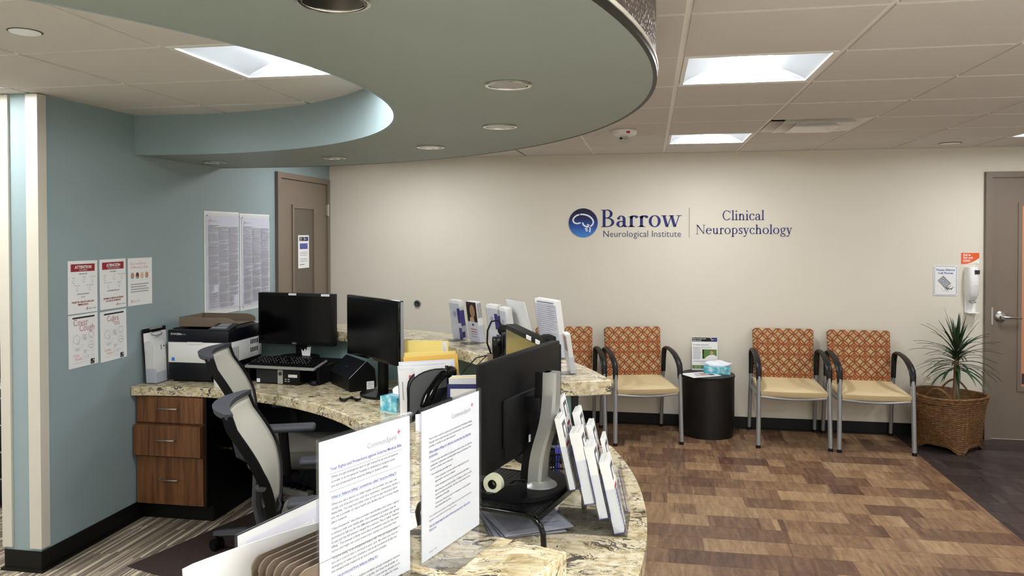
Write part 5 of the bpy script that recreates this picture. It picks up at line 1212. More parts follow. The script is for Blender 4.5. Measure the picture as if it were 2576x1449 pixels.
q.build('print', ['paper_grey', 'skin_tan', 'photo_dark'], mg, smooth=False)

# woven basket with a dracaena
bk = thing('plant_basket', 'brown woven basket planter with loop handles and pointed feet', 'basket', (2.315, 6.525, 0))
def basket_pt(u, s_, off=0.0):
    """u angle, s_ 0 bottom .. 1 rim"""
    a = u * 2 * PI; R1 = 0.258; rs = 0.175 / max(abs(math.cos(a + PI / 4)), abs(math.sin(a + PI / 4))); rs = min(rs, 0.225)
    e = s_ ** 0.8; r_ = rs * (1 - e) + R1 * e + off
    cz = 0.04 - 0.04 * max(0, min(1, (rs - 0.185) / 0.04)) ** 1.5
    z = cz * (1 - s_) + 0.42 * s_ + (0.006 * math.sin(a * 2) * s_)
    return (r_ * math.cos(a + PI / 2), r_ * math.sin(a + PI / 2), z)
V = []; F = []; NU, NV = 144, 52
for j in range(NV + 1):
    for i in range(NU):
        st__ = i // 3; wv_ = 0.0045 if ((st__ + j) % 2) else -0.002
        if i % 3 == 0: wv_ *= 0.2
        V.append(basket_pt(i / NU, j / NV, wv_))
for j in range(NV):
    for i in range(NU): F.append((j * NU + i, j * NU + (i + 1) % NU, (j + 1) * NU + (i + 1) % NU, (j + 1) * NU + i))
MB().add(V, F).build('woven_wall', 'wicker', bk)
V2 = []; 
for j in range(9):
    for i in range(72): V2.append(basket_pt(i / 72, 0.15 + 0.85 * j / 8, -0.012))
F2 = [(j * 72 + (i + 1) % 72, j * 72 + i, (j + 1) * 72 + i, (j + 1) * 72 + (i + 1) % 72) for j in range(8) for i in range(72)]
MB().add(V2, F2 + [tuple(range(72))]).build('inner_wall', 'wicker', bk)
for k, (s_, rr_) in enumerate(((1.0, 0.011), (0.965, 0.008), (0.93, 0.008), (0.89, 0.007), (0.015, 0.008), (0.05, 0.006))):
    pts = [basket_pt(i / 72, s_, 0.003 + 0.0025 * math.sin(i * 2.1 + k)) for i in range(73)]
    MB().tube(pts, rr_, 6, cap=False).build('rim_band', 'wicker', bk)
for a in (math.radians(232), math.radians(62)):
    P_ = []
    for i in range(13):
        t_ = i / 12; aa = a + (t_ - 0.5) * 0.75; h_ = 0.42 + 0.075 * math.sin(PI * t_); P_.append((0.25 * math.cos(aa), 0.25 * math.sin(aa), h_))
    MB().tube(P_, 0.008, 8).build('handle', 'wicker', bk)
dr = thing('potted_dracaena', 'spiky green dracaena plant standing in the woven basket', 'plant', (2.335, 6.5, 0.26))
MB().lathe([(0.0, -0.1), (0.15, -0.1), (0.18, 0.02), (0.0, 0.03)], 28).build('soil', 'soil', dr)
MB().tube([(0.0, 0, 0.02), (0.008, 0.0, 0.14), (0.014, 0, 0.26), (0.02, 0, 0.38), (0.03, 0, 0.52)], [0.018, 0.016, 0.016, 0.017, 0.012], 10).build('trunk', 'trunk', dr)
rl = random.Random(12)
for k in range(84):
    az = k * 2.39996 + rl.uniform(-0.2, 0.2); el = math.radians(82 - 92 * (k / 84) ** 0.85 + rl.uniform(-9, 9)); L = rl.uniform(0.24, 0.36) * (0.9 if k < 8 else 1)
    b0 = Vector((0.022, 0, 0.52 - 0.17 * (k / 84))); d = Vector((math.cos(az) * math.cos(el), math.sin(az) * math.cos(el), math.sin(el)))
    if d.y > 0.3 and k % 2: d.y *= 0.45; 
    side_ = d.cross(Vector((0, 0, 1))); side_ = side_.normalized() if side_.length > 0.05 else Vector((1, 0, 0))
    V = []; F = []; NS = 6; p = b0.copy(); dd = d.normalized(); up = side_.cross(dd).normalized()
    for i in range(NS + 1):
        s_ = i / NS; w_ = 0.0095 * (0.55 + 0.9 * min(1, s_ * 3) - 0.45 * s_) * (1 - s_ ** 3) + 0.0006
        V += [tuple(p - side_ * w_), tuple(p - Vector((0, 0, 0.0022))), tuple(p + side_ * w_)]
        p = p + dd * (L / NS); droop = 0.15 if k > 14 else 0.05; dd = (dd - Vector((0, 0, droop + 0.09 * s_ * (k / 50)))).normalized()
    for i in range(NS): F += [(3 * i, 3 * i + 1, 3 * i + 4, 3 * i + 3), (3 * i + 1, 3 * i + 2, 3 * i + 5, 3 * i + 4)]
    MB().add(V, F).build('leaf', 'leaf_green', dr)
# ------------------------------------------------------------------ lettering on the beige wall
def glyph(ch, st, th):
    """serif letter as overlapping flat shapes: list of polygons + advance (cap height 1)"""
    P_ = []; X = 0.66; sf = th * 0.75
    def rect(x0, y0, x1, y1): P_.append([(x0, y0), (x1, y0), (x1, y1), (x0, y1)])
    def serif(xc, y, w_, up=False):
        y0, y1 = (y, y + sf) if not up else (y - sf, y); rect(xc - w_ / 2, y0, xc + w_ / 2, y1)
        b_ = 0.05
        if not up: P_.append([(xc - st / 2 - b_, y1), (xc + st / 2 + b_, y1), (xc + st / 2, y1 + b_), (xc - st / 2, y1 + b_)])
    def flag(xc, y): P_.append([(xc - st / 2 - 0.11, y - 0.06 - sf), (xc - st / 2, y - 0.09), (xc + st / 2, y - 0.09), (xc + st / 2, y + 0.015)])
    def stem(xc, y0, y1): rect(xc - st / 2, y0, xc + st / 2, y1)
    def ring(cx, cy, rx, ry, a0, a1, ts=None, tt=None, n=22, tilt=0.0, taper=None):
        ts = ts or st; tt = tt or th
        for i in range(n):
            q = []
            for k in (i, i + 1):
                a = math.radians(a0 + (a1 - a0) * k / n); f = 1.0 if not taper else taper[0] + (taper[1] - taper[0]) * k / n
                q.append(((cx + rx * math.cos(a), cy + ry * math.sin(a)), (cx + (rx - ts * f) * math.cos(a), cy + (ry - tt * f) * math.sin(a))))
            pl = [q[0][0], q[1][0], q[1][1], q[0][1]]
            if (a1 - a0) < 0: pl = pl[::-1]
            P_.append(pl)
    def ball(cx, cy, r_): P_.append([(cx + r_ * math.cos(2 * PI * i / 14), cy + r_ * math.sin(2 * PI * i / 14)) for i in range(14)])
    def diag(x0, y0, x1, y1, w_): P_.append([(x0 - w_ / 2, y0), (x0 + w_ / 2, y0), (x1 + w_ / 2, y1), (x1 - w_ / 2, y1)] if y1 > y0 else [(x1 - w_ / 2, y1), (x1 + w_ / 2, y1), (x0 + w_ / 2, y0), (x0 - w_ / 2, y0)])
    if ch == 'B':
        stem(0.19, 0, 1); rect(0.03, 0, 0.32, sf); rect(0.03, 1 - sf, 0.32, 1); rect(0.19, 0, 0.36, th); rect(0.19, 1 - th, 0.34, 1); rect(0.19, 0.5, 0.36, 0.5 + th)
        ring(0.32, 0.75 + th / 4, 0.29, 0.25 + th / 4 - 0.0, -90, 90); ring(0.34, 0.26 + th / 4, 0.35, 0.26 + th / 4, -90, 90); adv = 0.74
    elif ch == 'a':
        ring(0.24, 0.17, 0.21, 0.185, 60, 270); rect(0.24, 0.345 - th, 0.40, 0.345); stem(0.41, 0.08, 0.46); ring(0.27, 0.46, 0.14 + st / 2, 0.2, 0, 140); ball(0.14, 0.5, st * 0.52)
        ring(0.24, 0.17, 0.21, 0.185, 270, 330); P_.append([(0.41 - st / 2, 0.1), (0.41 + st / 2, 0.1), (0.57, 0.03), (0.5, -0.015), (0.41, 0.0)]); adv = 0.57
    elif ch == 'r':
        stem(0.17, 0, X - 0.05); flag(0.17, X); serif(0.17, 0, 0.36); ring(0.33, 0.42, 0.17 + st / 2, 0.25, 75, 165, ts=st * 0.8, tt=th * 1.8); ball(0.42, 0.58, st * 0.55); adv = 0.47
    elif ch == 'o': ring(0.32, X / 2, 0.29, X / 2 + 0.015, 0, 360, n=40); adv = 0.64
    elif ch == 'w':
        diag(0.25, 0, 0.10, X, st); diag(0.27, 0.0, 0.46, X, th); diag(0.62, 0, 0.46, X, st); diag(0.64, 0.0, 0.83, X, th)
        for x in (0.10, 0.46, 0.83): serif(x, X, 0.27, True)
        adv = 0.93
    elif ch == 'C':
        ring(0.43, 0.5, 0.39, 0.515, 42, 318, n=36, ts=st, tt=th * 1.2); rect(0.74, 0.68, 0.74 + th * 0.8, 0.98); rect(0.74, 0.05, 0.74 + th * 0.8, 0.24); adv = 0.84
    elif ch == 'l': stem(0.15, 0, 1.0); flag(0.15, 1.04); serif(0.15, 0, 0.30); adv = 0.30
    elif ch == 'i': stem(0.15, 0, X - 0.05); flag(0.15, X); serif(0.15, 0, 0.30); ball(0.14, 0.92, st * 0.62); adv = 0.30
    elif ch in 'nh':
        stem(0.16, 0, 1.0 if ch == 'h' else X - 0.05); flag(0.16, 1.04 if ch == 'h' else X); serif(0.16, 0, 0.29)
        ring(0.335, 0.40, 0.155 + st / 2, 0.265, 0, 170, ts=st, tt=th * 1.5); stem(0.49, 0, 0.41); serif(0.49, 0, 0.27); adv = 0.66
    elif ch == 'c': ring(0.30, X / 2, 0.27, X / 2 + 0.015, 50, 322, n=30); ball(0.44, 0.53, st * 0.6); adv = 0.53
    elif ch == 'N':
        rect(0.13, 0, 0.13 + th, 1); rect(0.76, 0.0, 0.76 + th, 1); P_.append([(0.08, 1), (0.76, 0.0), (0.76 + th, 0.0), (0.76 + th, 0.06), (0.22, 1)]); rect(0.02, 1 - sf, 0.22, 1); rect(0.03, 0, 0.27, sf); rect(0.66, 1 - sf, 0.92, 1); adv = 0.93
    elif ch == 'e': ring(0.31, X / 2, 0.28, X / 2 + 0.015, 2, 322, n=34); rect(0.09, 0.37, 0.57, 0.37 + th); adv = 0.60
    elif ch == 'u':
        stem(0.16, 0.24, X - 0.05); flag(0.16, X); ring(0.325, 0.25, 0.165 + st / 2, 0.265, 180, 350, ts=st, tt=th * 1.5); stem(0.48, 0.02, X - 0.05); flag(0.48, X); P_.append([(0.48 + st / 2, 0.09), (0.48 - st / 2, 0.03), (0.48 + st / 2, -0.0), (0.60, 0.05)][::-1]); adv = 0.65
    elif ch == 'p':
        stem(0.16, -0.30, X - 0.05); flag(0.16, X); serif(0.16, -0.30, 0.31); ring(0.33, X / 2, 0.27, X / 2 + 0.015, -150, 150, n=30); adv = 0.64
    elif ch == 's':
        ring(0.235, 0.495, 0.165, 0.18, 25, 270, ts=st * 0.85, tt=th * 1.6); ring(0.235, 0.175, 0.185, 0.19, 90, -155, ts=st * 0.85, tt=th * 1.6); rect(0.37, 0.47, 0.37 + th * 0.7, 0.65); rect(0.05, 0.02, 0.05 + th * 0.7, 0.2); P_.append([(0.12, 0.42), (0.2, 0.315), (0.33, 0.25), (0.25, 0.37)]); adv = 0.45
    elif ch == 'y':
        diag(0.30, 0.0, 0.11, X, st); diag(0.22, -0.24, 0.48, X, th); serif(0.11, X, 0.28, True); serif(0.48, X, 0.22, True); ring(0.13, -0.2, 0.12, 0.1, 250, 350, ts=th * 1.4, tt=th * 1.4); ball(0.09, -0.24, st * 0.5); adv = 0.56
    elif ch == 'g':
        ring(0.27, 0.45, 0.21, 0.225, 0, 360, n=30, ts=st * 0.85); ring(0.28, -0.13, 0.25, 0.17, 0, 360, n=30, ts=st * 0.7, tt=th * 1.3); P_.append([(0.12, 0.26), (0.2, 0.24), (0.17, 0.12), (0.1, 0.14)]); P_.append([(0.1, 0.12), (0.14, 0.17), (0.42, 0.05), (0.38, 0.0)]); rect(0.42, 0.58, 0.55, 0.58 + th * 1.4); adv = 0.56
    else: adv = 0.3
    return P_, adv
def serif_word(mb, word, x0, x1, z, cap, st, th, gap=0.0):
    tot = sum(glyph(c, st, th)[1] + gap for c in word) - gap; k = (x1 - x0) / (tot * cap); x = 0
    for c in word:
        ps, adv = glyph(c, st, th)
        for p in ps:
            mb.add([(x0 + (x + q[0]) * cap * k, -0.0015, z + q[1] * cap) for q in p], [tuple(range(len(p)))])
        x += adv + gap
YW = WY - 0.0005
lg = thing('wall_lettering', 'navy institute name and round emblem lettered on the beige wall', 'sign', (0.0, YW, 1.777))
em = MB().at((0, 0, 0), rx=PI / 2).lathe([(0.0, 0.006), (0.128, 0.006), (0.1285, 0.005), (0.1285, 0.0)][::-1], 64).build('emblem', 'emblem_blue', lg, (-0.585, 0, 0.0))
eb = MB(); S_ = 0.129 / 145
def ez(pts): return [((x - 343) * S_, (313 - y) * S_) for x, y in pts]
def smooth_pts(p, n=6):
    out = []
    for i in range(len(p) - 1):
        a = p[max(i - 1, 0)]; b = p[i]; c = p[i + 1]; d = p[min(i + 2, len(p) - 1)]
        for k in range(n):
            t_ = k / n; out.append(tuple(0.5 * (2 * b[q] + (c[q] - a[q]) * t_ + (2 * a[q] - 5 * b[q] + 4 * c[q] - d[q]) * t_ * t_ + (3 * b[q] - a[q] - 3 * c[q] + d[q]) * t_ ** 3) for q in (0, 1)))
    return out + [p[-1]]
for pts, w_ in (([(305, 232), (278, 240), (252, 262), (242, 288), (256, 312), (286, 320), (318, 312)], 15), ([(314, 229), (350, 230), (396, 244), (432, 274), (444, 306), (432, 336), (405, 350), (372, 349), (346, 334), (338, 310)], 15),
                ([(382, 328), (404, 342), (412, 364), (411, 388), (408, 408)], 12), ([(360, 372), (378, 366), (384, 362)], 9), ([(364, 386), (380, 380), (388, 377)], 9), ([(372, 399), (384, 394), (391, 391)], 8)):
    eb.line(ez(smooth_pts(pts)), w_ * S_, 0, y=-0.0066)
eb.build('emblem_drawing', 'emblem_white', em, smooth=False)
mb = MB(); serif_word(mb, 'Barrow', -0.434, 0.268, 1.739 - 1.777, 0.152, 0.138, 0.046, 0.02); mb.build('word', 'navy_letter', lg, smooth=False)
wd = text_geo('Neurological Institute', -0.006)[2] * 0.082; w1 = text_geo('Neurological ', -0.006)[2] * 0.082; w2 = text_geo('Institute', -0.006)[2] * 0.082
for wtxt, off_ in (('Neurological', 0.0), ('Institute', wd - w2)):
    mb = MB(); mb.M = Matrix.Translation((0, -0.001, 0)); mb.text(wtxt, 0.082, -0.413 + off_, 1.651 - 1.777, 0, 'l', bold=-0.006)
    mb.v = [(-0.413 + (x + 0.413) * 0.678 / wd, y, z) for x, y, z in mb.v]; mb.build('word', 'slate_letter', lg, smooth=False)
MB().box(0.333, 0.339, -0.004, 0, 1.647 - 1.777, 1.906 - 1.777).build('divider', 'divider', lg, smooth=False)
mb = MB(); serif_word(mb, 'Clinical', 0.612, 0.962, 1.795 - 1.777, 0.083, 0.115, 0.05, 0.02); mb.build('word', 'navy_letter', lg, smooth=False)
mb = MB(); serif_word(mb, 'Neuropsychology', 0.390, 1.188, 1.676 - 1.777, 0.079, 0.115, 0.05, 0.015); mb.build('word', 'navy_letter', lg, smooth=False)

# door bumper, outlet, dispenser, signs
bp = thing('wall_bumper', 'small round metal door bumper on the beige wall', 'door stop', (-2.118, WY, 1.037), 0, rx=PI / 2)
MB().lathe([(0.034, 0.0), (0.034, 0.006), (0.028, 0.012)], 28).build('ring', 'silver_plastic', bp)
MB().lathe([(0.027, 0.0), (0.027, 0.018), (0.02, 0.022), (0.012, 0.014), (0.0, 0.013)], 28).build('rubber_pad', 'dark_grey', bp)
ol = thing('wall_outlet', 'ivory duplex power outlet low on the wall behind the plant', 'outlet', (2.268, WY, 0.462))
MB().rbox(-0.036, 0.036, -0.006, 0.0, -0.058, 0.058, 0.003).build('plate', 'ivory_plastic', ol)
for z in (0.024, -0.024):
    f = MB().rbox(-0.017, 0.017, -0.009, -0.004, z - 0.015, z + 0.015, 0.004).build('socket', 'ivory_plastic', ol)
    MB().box(-0.009, -0.006, -0.0096, -0.0085, z - 0.002, z + 0.008); s = MB(); s.box(-0.009, -0.006, -0.0096, -0.0085, z - 0.002, z + 0.008); s.box(0.006, 0.009, -0.0096, -0.0085, z - 0.002, z + 0.008); s.box(-0.002, 0.002, -0.0096, -0.0085, z - 0.011, z - 0.007); s.build('slot', 'black_plastic', f, smooth=False)
gs = thing('gel_sign', 'orange and white gel sign above the dispenser', 'sign', (2.509, WY - 0.001, 1.429))
MB().box(0, 0.135, -0.0015, 0, 0, 0.09).build('panel', 'orange_sign', gs, smooth=False)
q = MB(); q.M = Matrix.Translation((0, -0.0018, 0)); q.add([(0.035, 0, 0.0)] + [(0.035 + 0.1 * i / 10, 0, 0.048 * (i / 10) ** 1.6) for i in range(1, 11)] + [(0.135, 0, 0.0)], [tuple(range(12))], 0)
q.M = Matrix.Translation((0, -0.002, 0)); q.text('Gel in', 0.024, 0.012, 0.066, 0, bold=0.03); q.text('Gel out', 0.024, 0.012, 0.044, 0, bold=0.03); q.greek(0.012, 0.075, 0.034, 0.02, 0.0065, 0.003, 0); q.greek(0.085, 0.128, 0.008, 0.006, 0.006, 0.003, 1)
q.build('print', ['paper', 'ink_grey'], gs, smooth=False)
ss = thing('phone_sign', 'white sign with blue border asking for silent cell phones', 'sign', (2.299, WY - 0.001, 1.167))
MB().rbox(0, 0.182, -0.004, 0, 0, 0.25, 0.0015, 1).build('panel', 'white_plastic', ss)
q = MB(); q.M = Matrix.Translation((0, -0.0045, 0)); q.line([(0.018, 0.008), (0.164, 0.008), (0.174, 0.018), (0.174, 0.232), (0.164, 0.242), (0.018, 0.242), (0.008, 0.232), (0.008, 0.018)], 0.0026, 0, True)
q.text('Please Silence', 0.023, 0.091, 0.204, 0, 'c', bold=0.03, fit=0.14); q.text('Cell Phones', 0.023, 0.091, 0.178, 0, 'c', bold=0.03, fit=0.115)
q.add([(0.03, 0, 0.125), (0.075, 0, 0.165), (0.135, 0, 0.1), (0.09, 0, 0.055)], [(0, 1, 2, 3)], 1); q.M = Matrix.Translation((0, -0.0048, 0)); q.line([(0.036, 0.125), (0.074, 0.158), (0.128, 0.1), (0.09, 0.063)], 0.002, 2, True)
q.ellipse(0.073, 0.122, 0.011, 0.011, 0, 18); q.M = Matrix.Translation((0, -0.005, 0)); q.ellipse(0.073, 0.122, 0.007, 0.007, 3, 18); q.quad(0.068, 0.078, 0.120, 0.124, 2)
q.add([(0.1, 0, 0.03), (0.17, 0, 0.035), (0.17, 0, 0.09), (0.14, 0, 0.1), (0.115, 0, 0.085)], [tuple(range(5))], 3); q.M = Matrix.Translation((0, -0.0052, 0))
q.line([(0.092, 0.078), (0.112, 0.094), (0.13, 0.084), (0.168, 0.064)], 0.0022, 1); q.line([(0.07, 0.062), (0.062, 0.05), (0.075, 0.036), (0.09, 0.045), (0.11, 0.028)], 0.002, 1)
for i in range(4): q.line([(0.095 + i * 0.012, 0.072 - i * 0.008), (0.11 + i * 0.012, 0.044 + i * 0.008)], 0.0055, 2)
q.line([(0.088, 0.05), (0.128, 0.078)], 0.004, 2)
q.build('print', ['sign_blue', 'ink_grey', 'ink_black', 'white_plastic'], ss, smooth=False)
dp = thing('gel_dispenser', 'white wall gel dispenser with drip tray beside the taupe door', 'dispenser', (2.577, WY, 1.03))
MB().rbox(-0.045, 0.045, -0.015, 0.0, 0.0, 0.375, 0.008).build('back_plate', 'white_plastic', dp)
V = []; F = []; prf = [(0.095, 0.02, 0.035), (0.11, 0.034, 0.06), (0.15, 0.044, 0.085), (0.24, 0.048, 0.1), (0.36, 0.046, 0.09), (0.375, 0.042, 0.082)]
for z, hw, dpth in prf:
    for i in range(13):
        a = PI * i / 12; V.append((hw * math.copysign(abs(math.cos(a)) ** 0.6, math.cos(a)), -dpth * math.sin(a) ** 0.6 if 0 < i < 12 else 0.0, z))
for j in range(len(prf) - 1):
    for i in range(12): F.append((j * 13 + i + 1, j * 13 + i, (j + 1) * 13 + i, (j + 1) * 13 + i + 1))
F += [tuple(range(13)), tuple(range(len(V) - 1, len(V) - 14, -1))]
MB().add(V, F).build('cover', 'white_plastic', dp)
MB().rbox(-0.02, 0.022, -0.075, -0.03, 0.085, 0.1, 0.005).build('nozzle', 'silver_paint', dp)
MB().tube([(-0.03, -0.004, 0.1), (-0.03, -0.012, 0.04), (-0.033, -0.06, 0.006)], 0.004, 6); t_ = MB().rbox(-0.042, 0.046, -0.085, 0.0, 0.0, 0.008, 0.003); t_.box(-0.028, 0.03, -0.02, -0.014, 0.0, 0.1); t_.build('drip_tray', 'white_plastic', dp)
MB().box(0.0, 0.036, -0.097, -0.09, 0.32, 0.352).build('window_label', 'photo_dark', dp, smooth=False)
MB().at((0.012, -0.1015, 0.225)).text('Sanitizer', 0.008, 0, 0, 0, 'c').build('print', 'ink_grey', dp, smooth=False)

# ------------------------------------------------------------------ notices on the teal wall
def notice(name, label, y0, z0, w_, h_, items, mats, m_='paper', group='letter sheets taped to the teal wall', slant=0.0, d=0.0):
    o = thing(name, label, 'notice', (WX + 0.0008 + d, y0, z0), PI / 2, group, ry=0)
    o.rotation_euler = (0, math.radians(slant), PI / 2)
    MB().box(0, w_, -0.0012, 0, 0, h_).build('page', m_, o, smooth=False)
    mb = MB(); mb.M = Matrix.Translation((0, -0.0016, 0)); items(mb)
    mb.build('print', mats, o, smooth=False); return o
def head_icon(mb, x, z, s_, mi):
    mb.line([(x + s_ * math.cos(a) * 0.8, z + s_ * math.sin(a)) for a in [i * 2 * PI / 14 + 0.4 for i in range(13)]], s_ * 0.14, mi); mb.line([(x + s_ * 0.5, z - s_ * 0.8), (x + s_ * 0.4, z - s_ * 1.4)], s_ * 0.14, mi); mb.line([(x - s_ * 0.2, z - s_ * 0.2), (x - s_ * 0.9, z - s_ * 0.9)], s_ * 0.12, mi)
def brand(mb, x, z, k, mi, mt):
    for dx, dz in ((-0.35, 0), (0.35, 0), (0, 0.4), (0, -0.4), (0.32, 0.38), (-0.32, -0.38)): mb.quad(x + (dx - 0.16) * k, x + (dx + 0.16) * k, z + (dz - 0.16) * k, z + (dz + 0.16) * k, mi)
    mb.text('Dignity Health', k * 0.82, x + k * 0.9, z - k * 0.28, mt)
def attention(title, sub, q1, words, past, ifyes, l1, l2):
    def f(mb):
        mb.quad(0.02, 0.196, 0.222, 0.262, 0); mb.M = Matrix.Translation((0, -0.002, 0)); mb.text(title, 0.022, 0.11, 0.238, 2, 'c', bold=0.035); mb.text(sub, 0.0095, 0.11, 0.2265, 2, 'c')
        mb.text(q1, 0.0105, 0.108, 0.207, 1, 'c', bold=0.02)
        for k, (x, z) in enumerate(((0.04, 0.186), (0.115, 0.190), (0.178, 0.190), (0.066, 0.146), (0.158, 0.146))):
            mb.text(words[k], 0.0088, x, z, 3, 'c'); head_icon(mb, x, z - 0.017, 0.009, 4)
        mb.text(past, 0.0105, 0.108, 0.1, 1, 'c', bold=0.02); mb.text(ifyes, 0.0115, 0.108, 0.082, 0, 'c')
        mb.text(l1, 0.0125, 0.108, 0.056, 0, 'c', bold=0.03, fit=0.165); mb.text(l2, 0.0125, 0.108, 0.042, 0, 'c', bold=0.03, fit=0.075 if len(l2) < 14 else 0.12); brand(mb, 0.138, 0.022, 0.012, 5, 1)
    return f
IK = ['ink_maroon', 'ink', 'paper', 'ink_soft', 'ink_grey', 'ink_red']
notice('notice_sheet', 'white sheet with red band headed ATTENTION', 3.518, 1.262, 0.216, 0.279, attention('ATTENTION', 'ALL PATIENTS', 'Have you had:', ('fever', 'cough', 'sore throat', 'body aches', 'nasal congestion'), 'in the past 24 hours?', 'IF YES', 'PLEASE TELL HEALTH CARE STAFF', 'IMMEDIATELY!'), IK, slant=0.3)
notice('notice_sheet', 'white sheet with red band headed in Spanish, ATENCION', 3.755, 1.262, 0.214, 0.279, attention('ATENCIÓN', 'TODOS LOS PACIENTES', 'Has tenido:', ('fiebre', 'tos', 'dolor de garganta', 'dolor de cuerpo', 'congestión'), 'en las últimas 24 horas?', '', '¡INFÓRMELE AL PERSONAL DE CUIDADO', 'DE LA SALUD DE INMEDIATO!'), IK, slant=-0.5)
def mask_sheet(mb):
    mb.text('Do’s and Don’ts', 0.0205, 0.022, 0.24, 0, bold=-0.01); mb.text('of Wearing a Mask', 0.0205, 0.022, 0.218, 0, bold=-0.01)
    for k in range(4):
        x = 0.04 + k * 0.043; z = 0.176; mb.M = Matrix.Translation((0, -0.0016, 0)); mb.ellipse(x, z, 0.015, 0.019, 2 + (0, 1, 2, 0)[k]); mb.M = Matrix.Translation((0, -0.002, 0))
        if k != 2: mb.add([(x - 0.017, 0, z - 0.004), (x + 0.004, 0, z - 0.006), (x + 0.002, 0, z - 0.016), (x - 0.012, 0, z - 0.017)][::-1], [(0, 1, 2, 3)], 5)
        mb.ellipse(x, 0.148, 0.002, 0.002, 6, 8)
    mb.greek(0.022, 0.186, 0.128, 0.078, 0.0145, 0.006, 1, 0.12); mb.text('', 0.01, 0, 0, 1); brand(mb, 0.032, 0.026, 0.013, 0, 6)
notice('notice_sheet', 'white sheet about wearing a mask, with four small coloured heads', 3.986, 1.262, 0.218, 0.279, mask_sheet, ['ink_orange', 'ink_grey', 'skin_tan', 'skin_brown', 'skin_light', 'mask_blue', 'ink_soft'])
def cough(t1, t2, t3, c1, c2, bigger):
    def f(mb):
        mb.quad(0.03, 0.192, 0.258, 0.2665, 0); mb.M = Matrix.Translation((0, -0.002, 0))
        def serif_(word, x0, x1, z, cap, mi):
            b = len(mb.m); serif_word(mb, word, x0, x1, z, cap, 0.1, 0.05); mb.m[b:] = [mi] * (len(mb.m) - b)
        if bigger:
            mb.text('Cover', 0.05, 0.033, 0.221, 1, sx=0.86, bold=-0.012); mb.text('your', 0.017, 0.104, 0.213, 2, bold=-0.01); mb.text('Cough', 0.05, 0.076, 0.189, 1, sx=0.86, bold=-0.012)
        else:
            mb.text('Cubra', 0.045, 0.052, 0.221, 1, sx=0.86, bold=-0.012); mb.text('su', 0.015, 0.096, 0.213, 2, bold=-0.01); mb.text('tos', 0.041, 0.112, 0.196, 1, sx=0.86, bold=-0.012)
        def frame(x0, x1, z0, z1): mb.line([(x0, z0), (x1, z0), (x1, z1), (x0, z1)], 0.0008, 3, True)
        frame(0.03, 0.094, 0.106, 0.176); mb.line([(0.058 + 0.023 * math.cos(a), 0.148 + 0.023 * math.sin(a)) for a in [i * 2 * PI / 20 for i in range(20)]], 0.0014, 2, True); mb.line([(0.06, 0.118), (0.064, 0.136), (0.07, 0.144), (0.076, 0.136), (0.072, 0.116)], 0.0014, 2); mb.line([(0.062, 0.155), (0.057, 0.146), (0.061, 0.144)], 0.0011, 2)
        frame(0.136, 0.186, 0.136, 0.184); mb.line([(0.163 + 0.018 * math.cos(a), 0.164 + 0.018 * math.sin(a)) for a in [i * 2 * PI / 16 for i in range(16)]], 0.0013, 2, True); mb.line([(0.15, 0.142), (0.158, 0.16), (0.168, 0.15), (0.176, 0.142)], 0.0013, 2)
        frame(0.136, 0.186, 0.08, 0.128); mb.line([(0.163 + 0.018 * math.cos(a), 0.108 + 0.018 * math.sin(a)) for a in [i * 2 * PI / 16 for i in range(16)]], 0.0013, 2, True); mb.line([(0.147, 0.104), (0.163, 0.112), (0.18, 0.104)], 0.002, 2); mb.line([(0.153, 0.096), (0.163, 0.092), (0.174, 0.096)], 0.0013, 2)
        frame(0.09, 0.108, 0.1, 0.118)
        for x0, x1, z0, z1 in ((0.1, 0.13, 0.17, 0.145), (0.045, 0.085, 0.1, 0.09), (0.105, 0.132, 0.088, 0.072), (0.134, 0.15, 0.058, 0.04), (0.112, 0.134, 0.15, 0.136)): mb.greek(x0, x1, z0, z1, 0.0048, 0.0017, 4, 0.4)
        mb.text(c1, 0.024, 0.03, 0.056, 5, sx=0.8, bold=-0.012); mb.text(c2, 0.024, 0.044, 0.037, 5, sx=0.8, bold=-0.012)
        frame(0.1, 0.13, 0.034, 0.066); mb.line([(0.105, 0.04), (0.112, 0.056), (0.122, 0.05), (0.126, 0.04)], 0.0013, 2); frame(0.158, 0.186, 0.036, 0.07); mb.line([(0.163, 0.042), (0.172, 0.058), (0.182, 0.048)], 0.0013, 2)
        mb.quad(0.03, 0.186, 0.0235, 0.0242, 5); mb.quad(0.158, 0.186, 0.004, 0.032, 0); mb.M = Matrix.Translation((0, -0.0024, 0)); mb.ellipse(0.178, 0.023, 0.004, 0.004, 6, 12); mb.greek(0.162, 0.18, 0.015, 0.006, 0.005, 0.002, 4)
    return f
CK = ['ink_black', 'ink_red', 'ink_soft', 'ink_grey', 'ink_grey', 'ink_orange', 'paper']
notice('notice_sheet', 'white sheet headed Cover your Cough in red', 3.520, 0.976, 0.216, 0.279, cough('Cover', 'your', 'Cough', 'Clean', 'Hands', True), CK, slant=-0.3)
notice('notice_sheet', 'white sheet headed Cubra su tos in red', 3.757, 0.972, 0.214, 0.279, cough('Cubra', 'su', 'tos', 'Limpie', 'manos', False), CK, slant=-0.8)
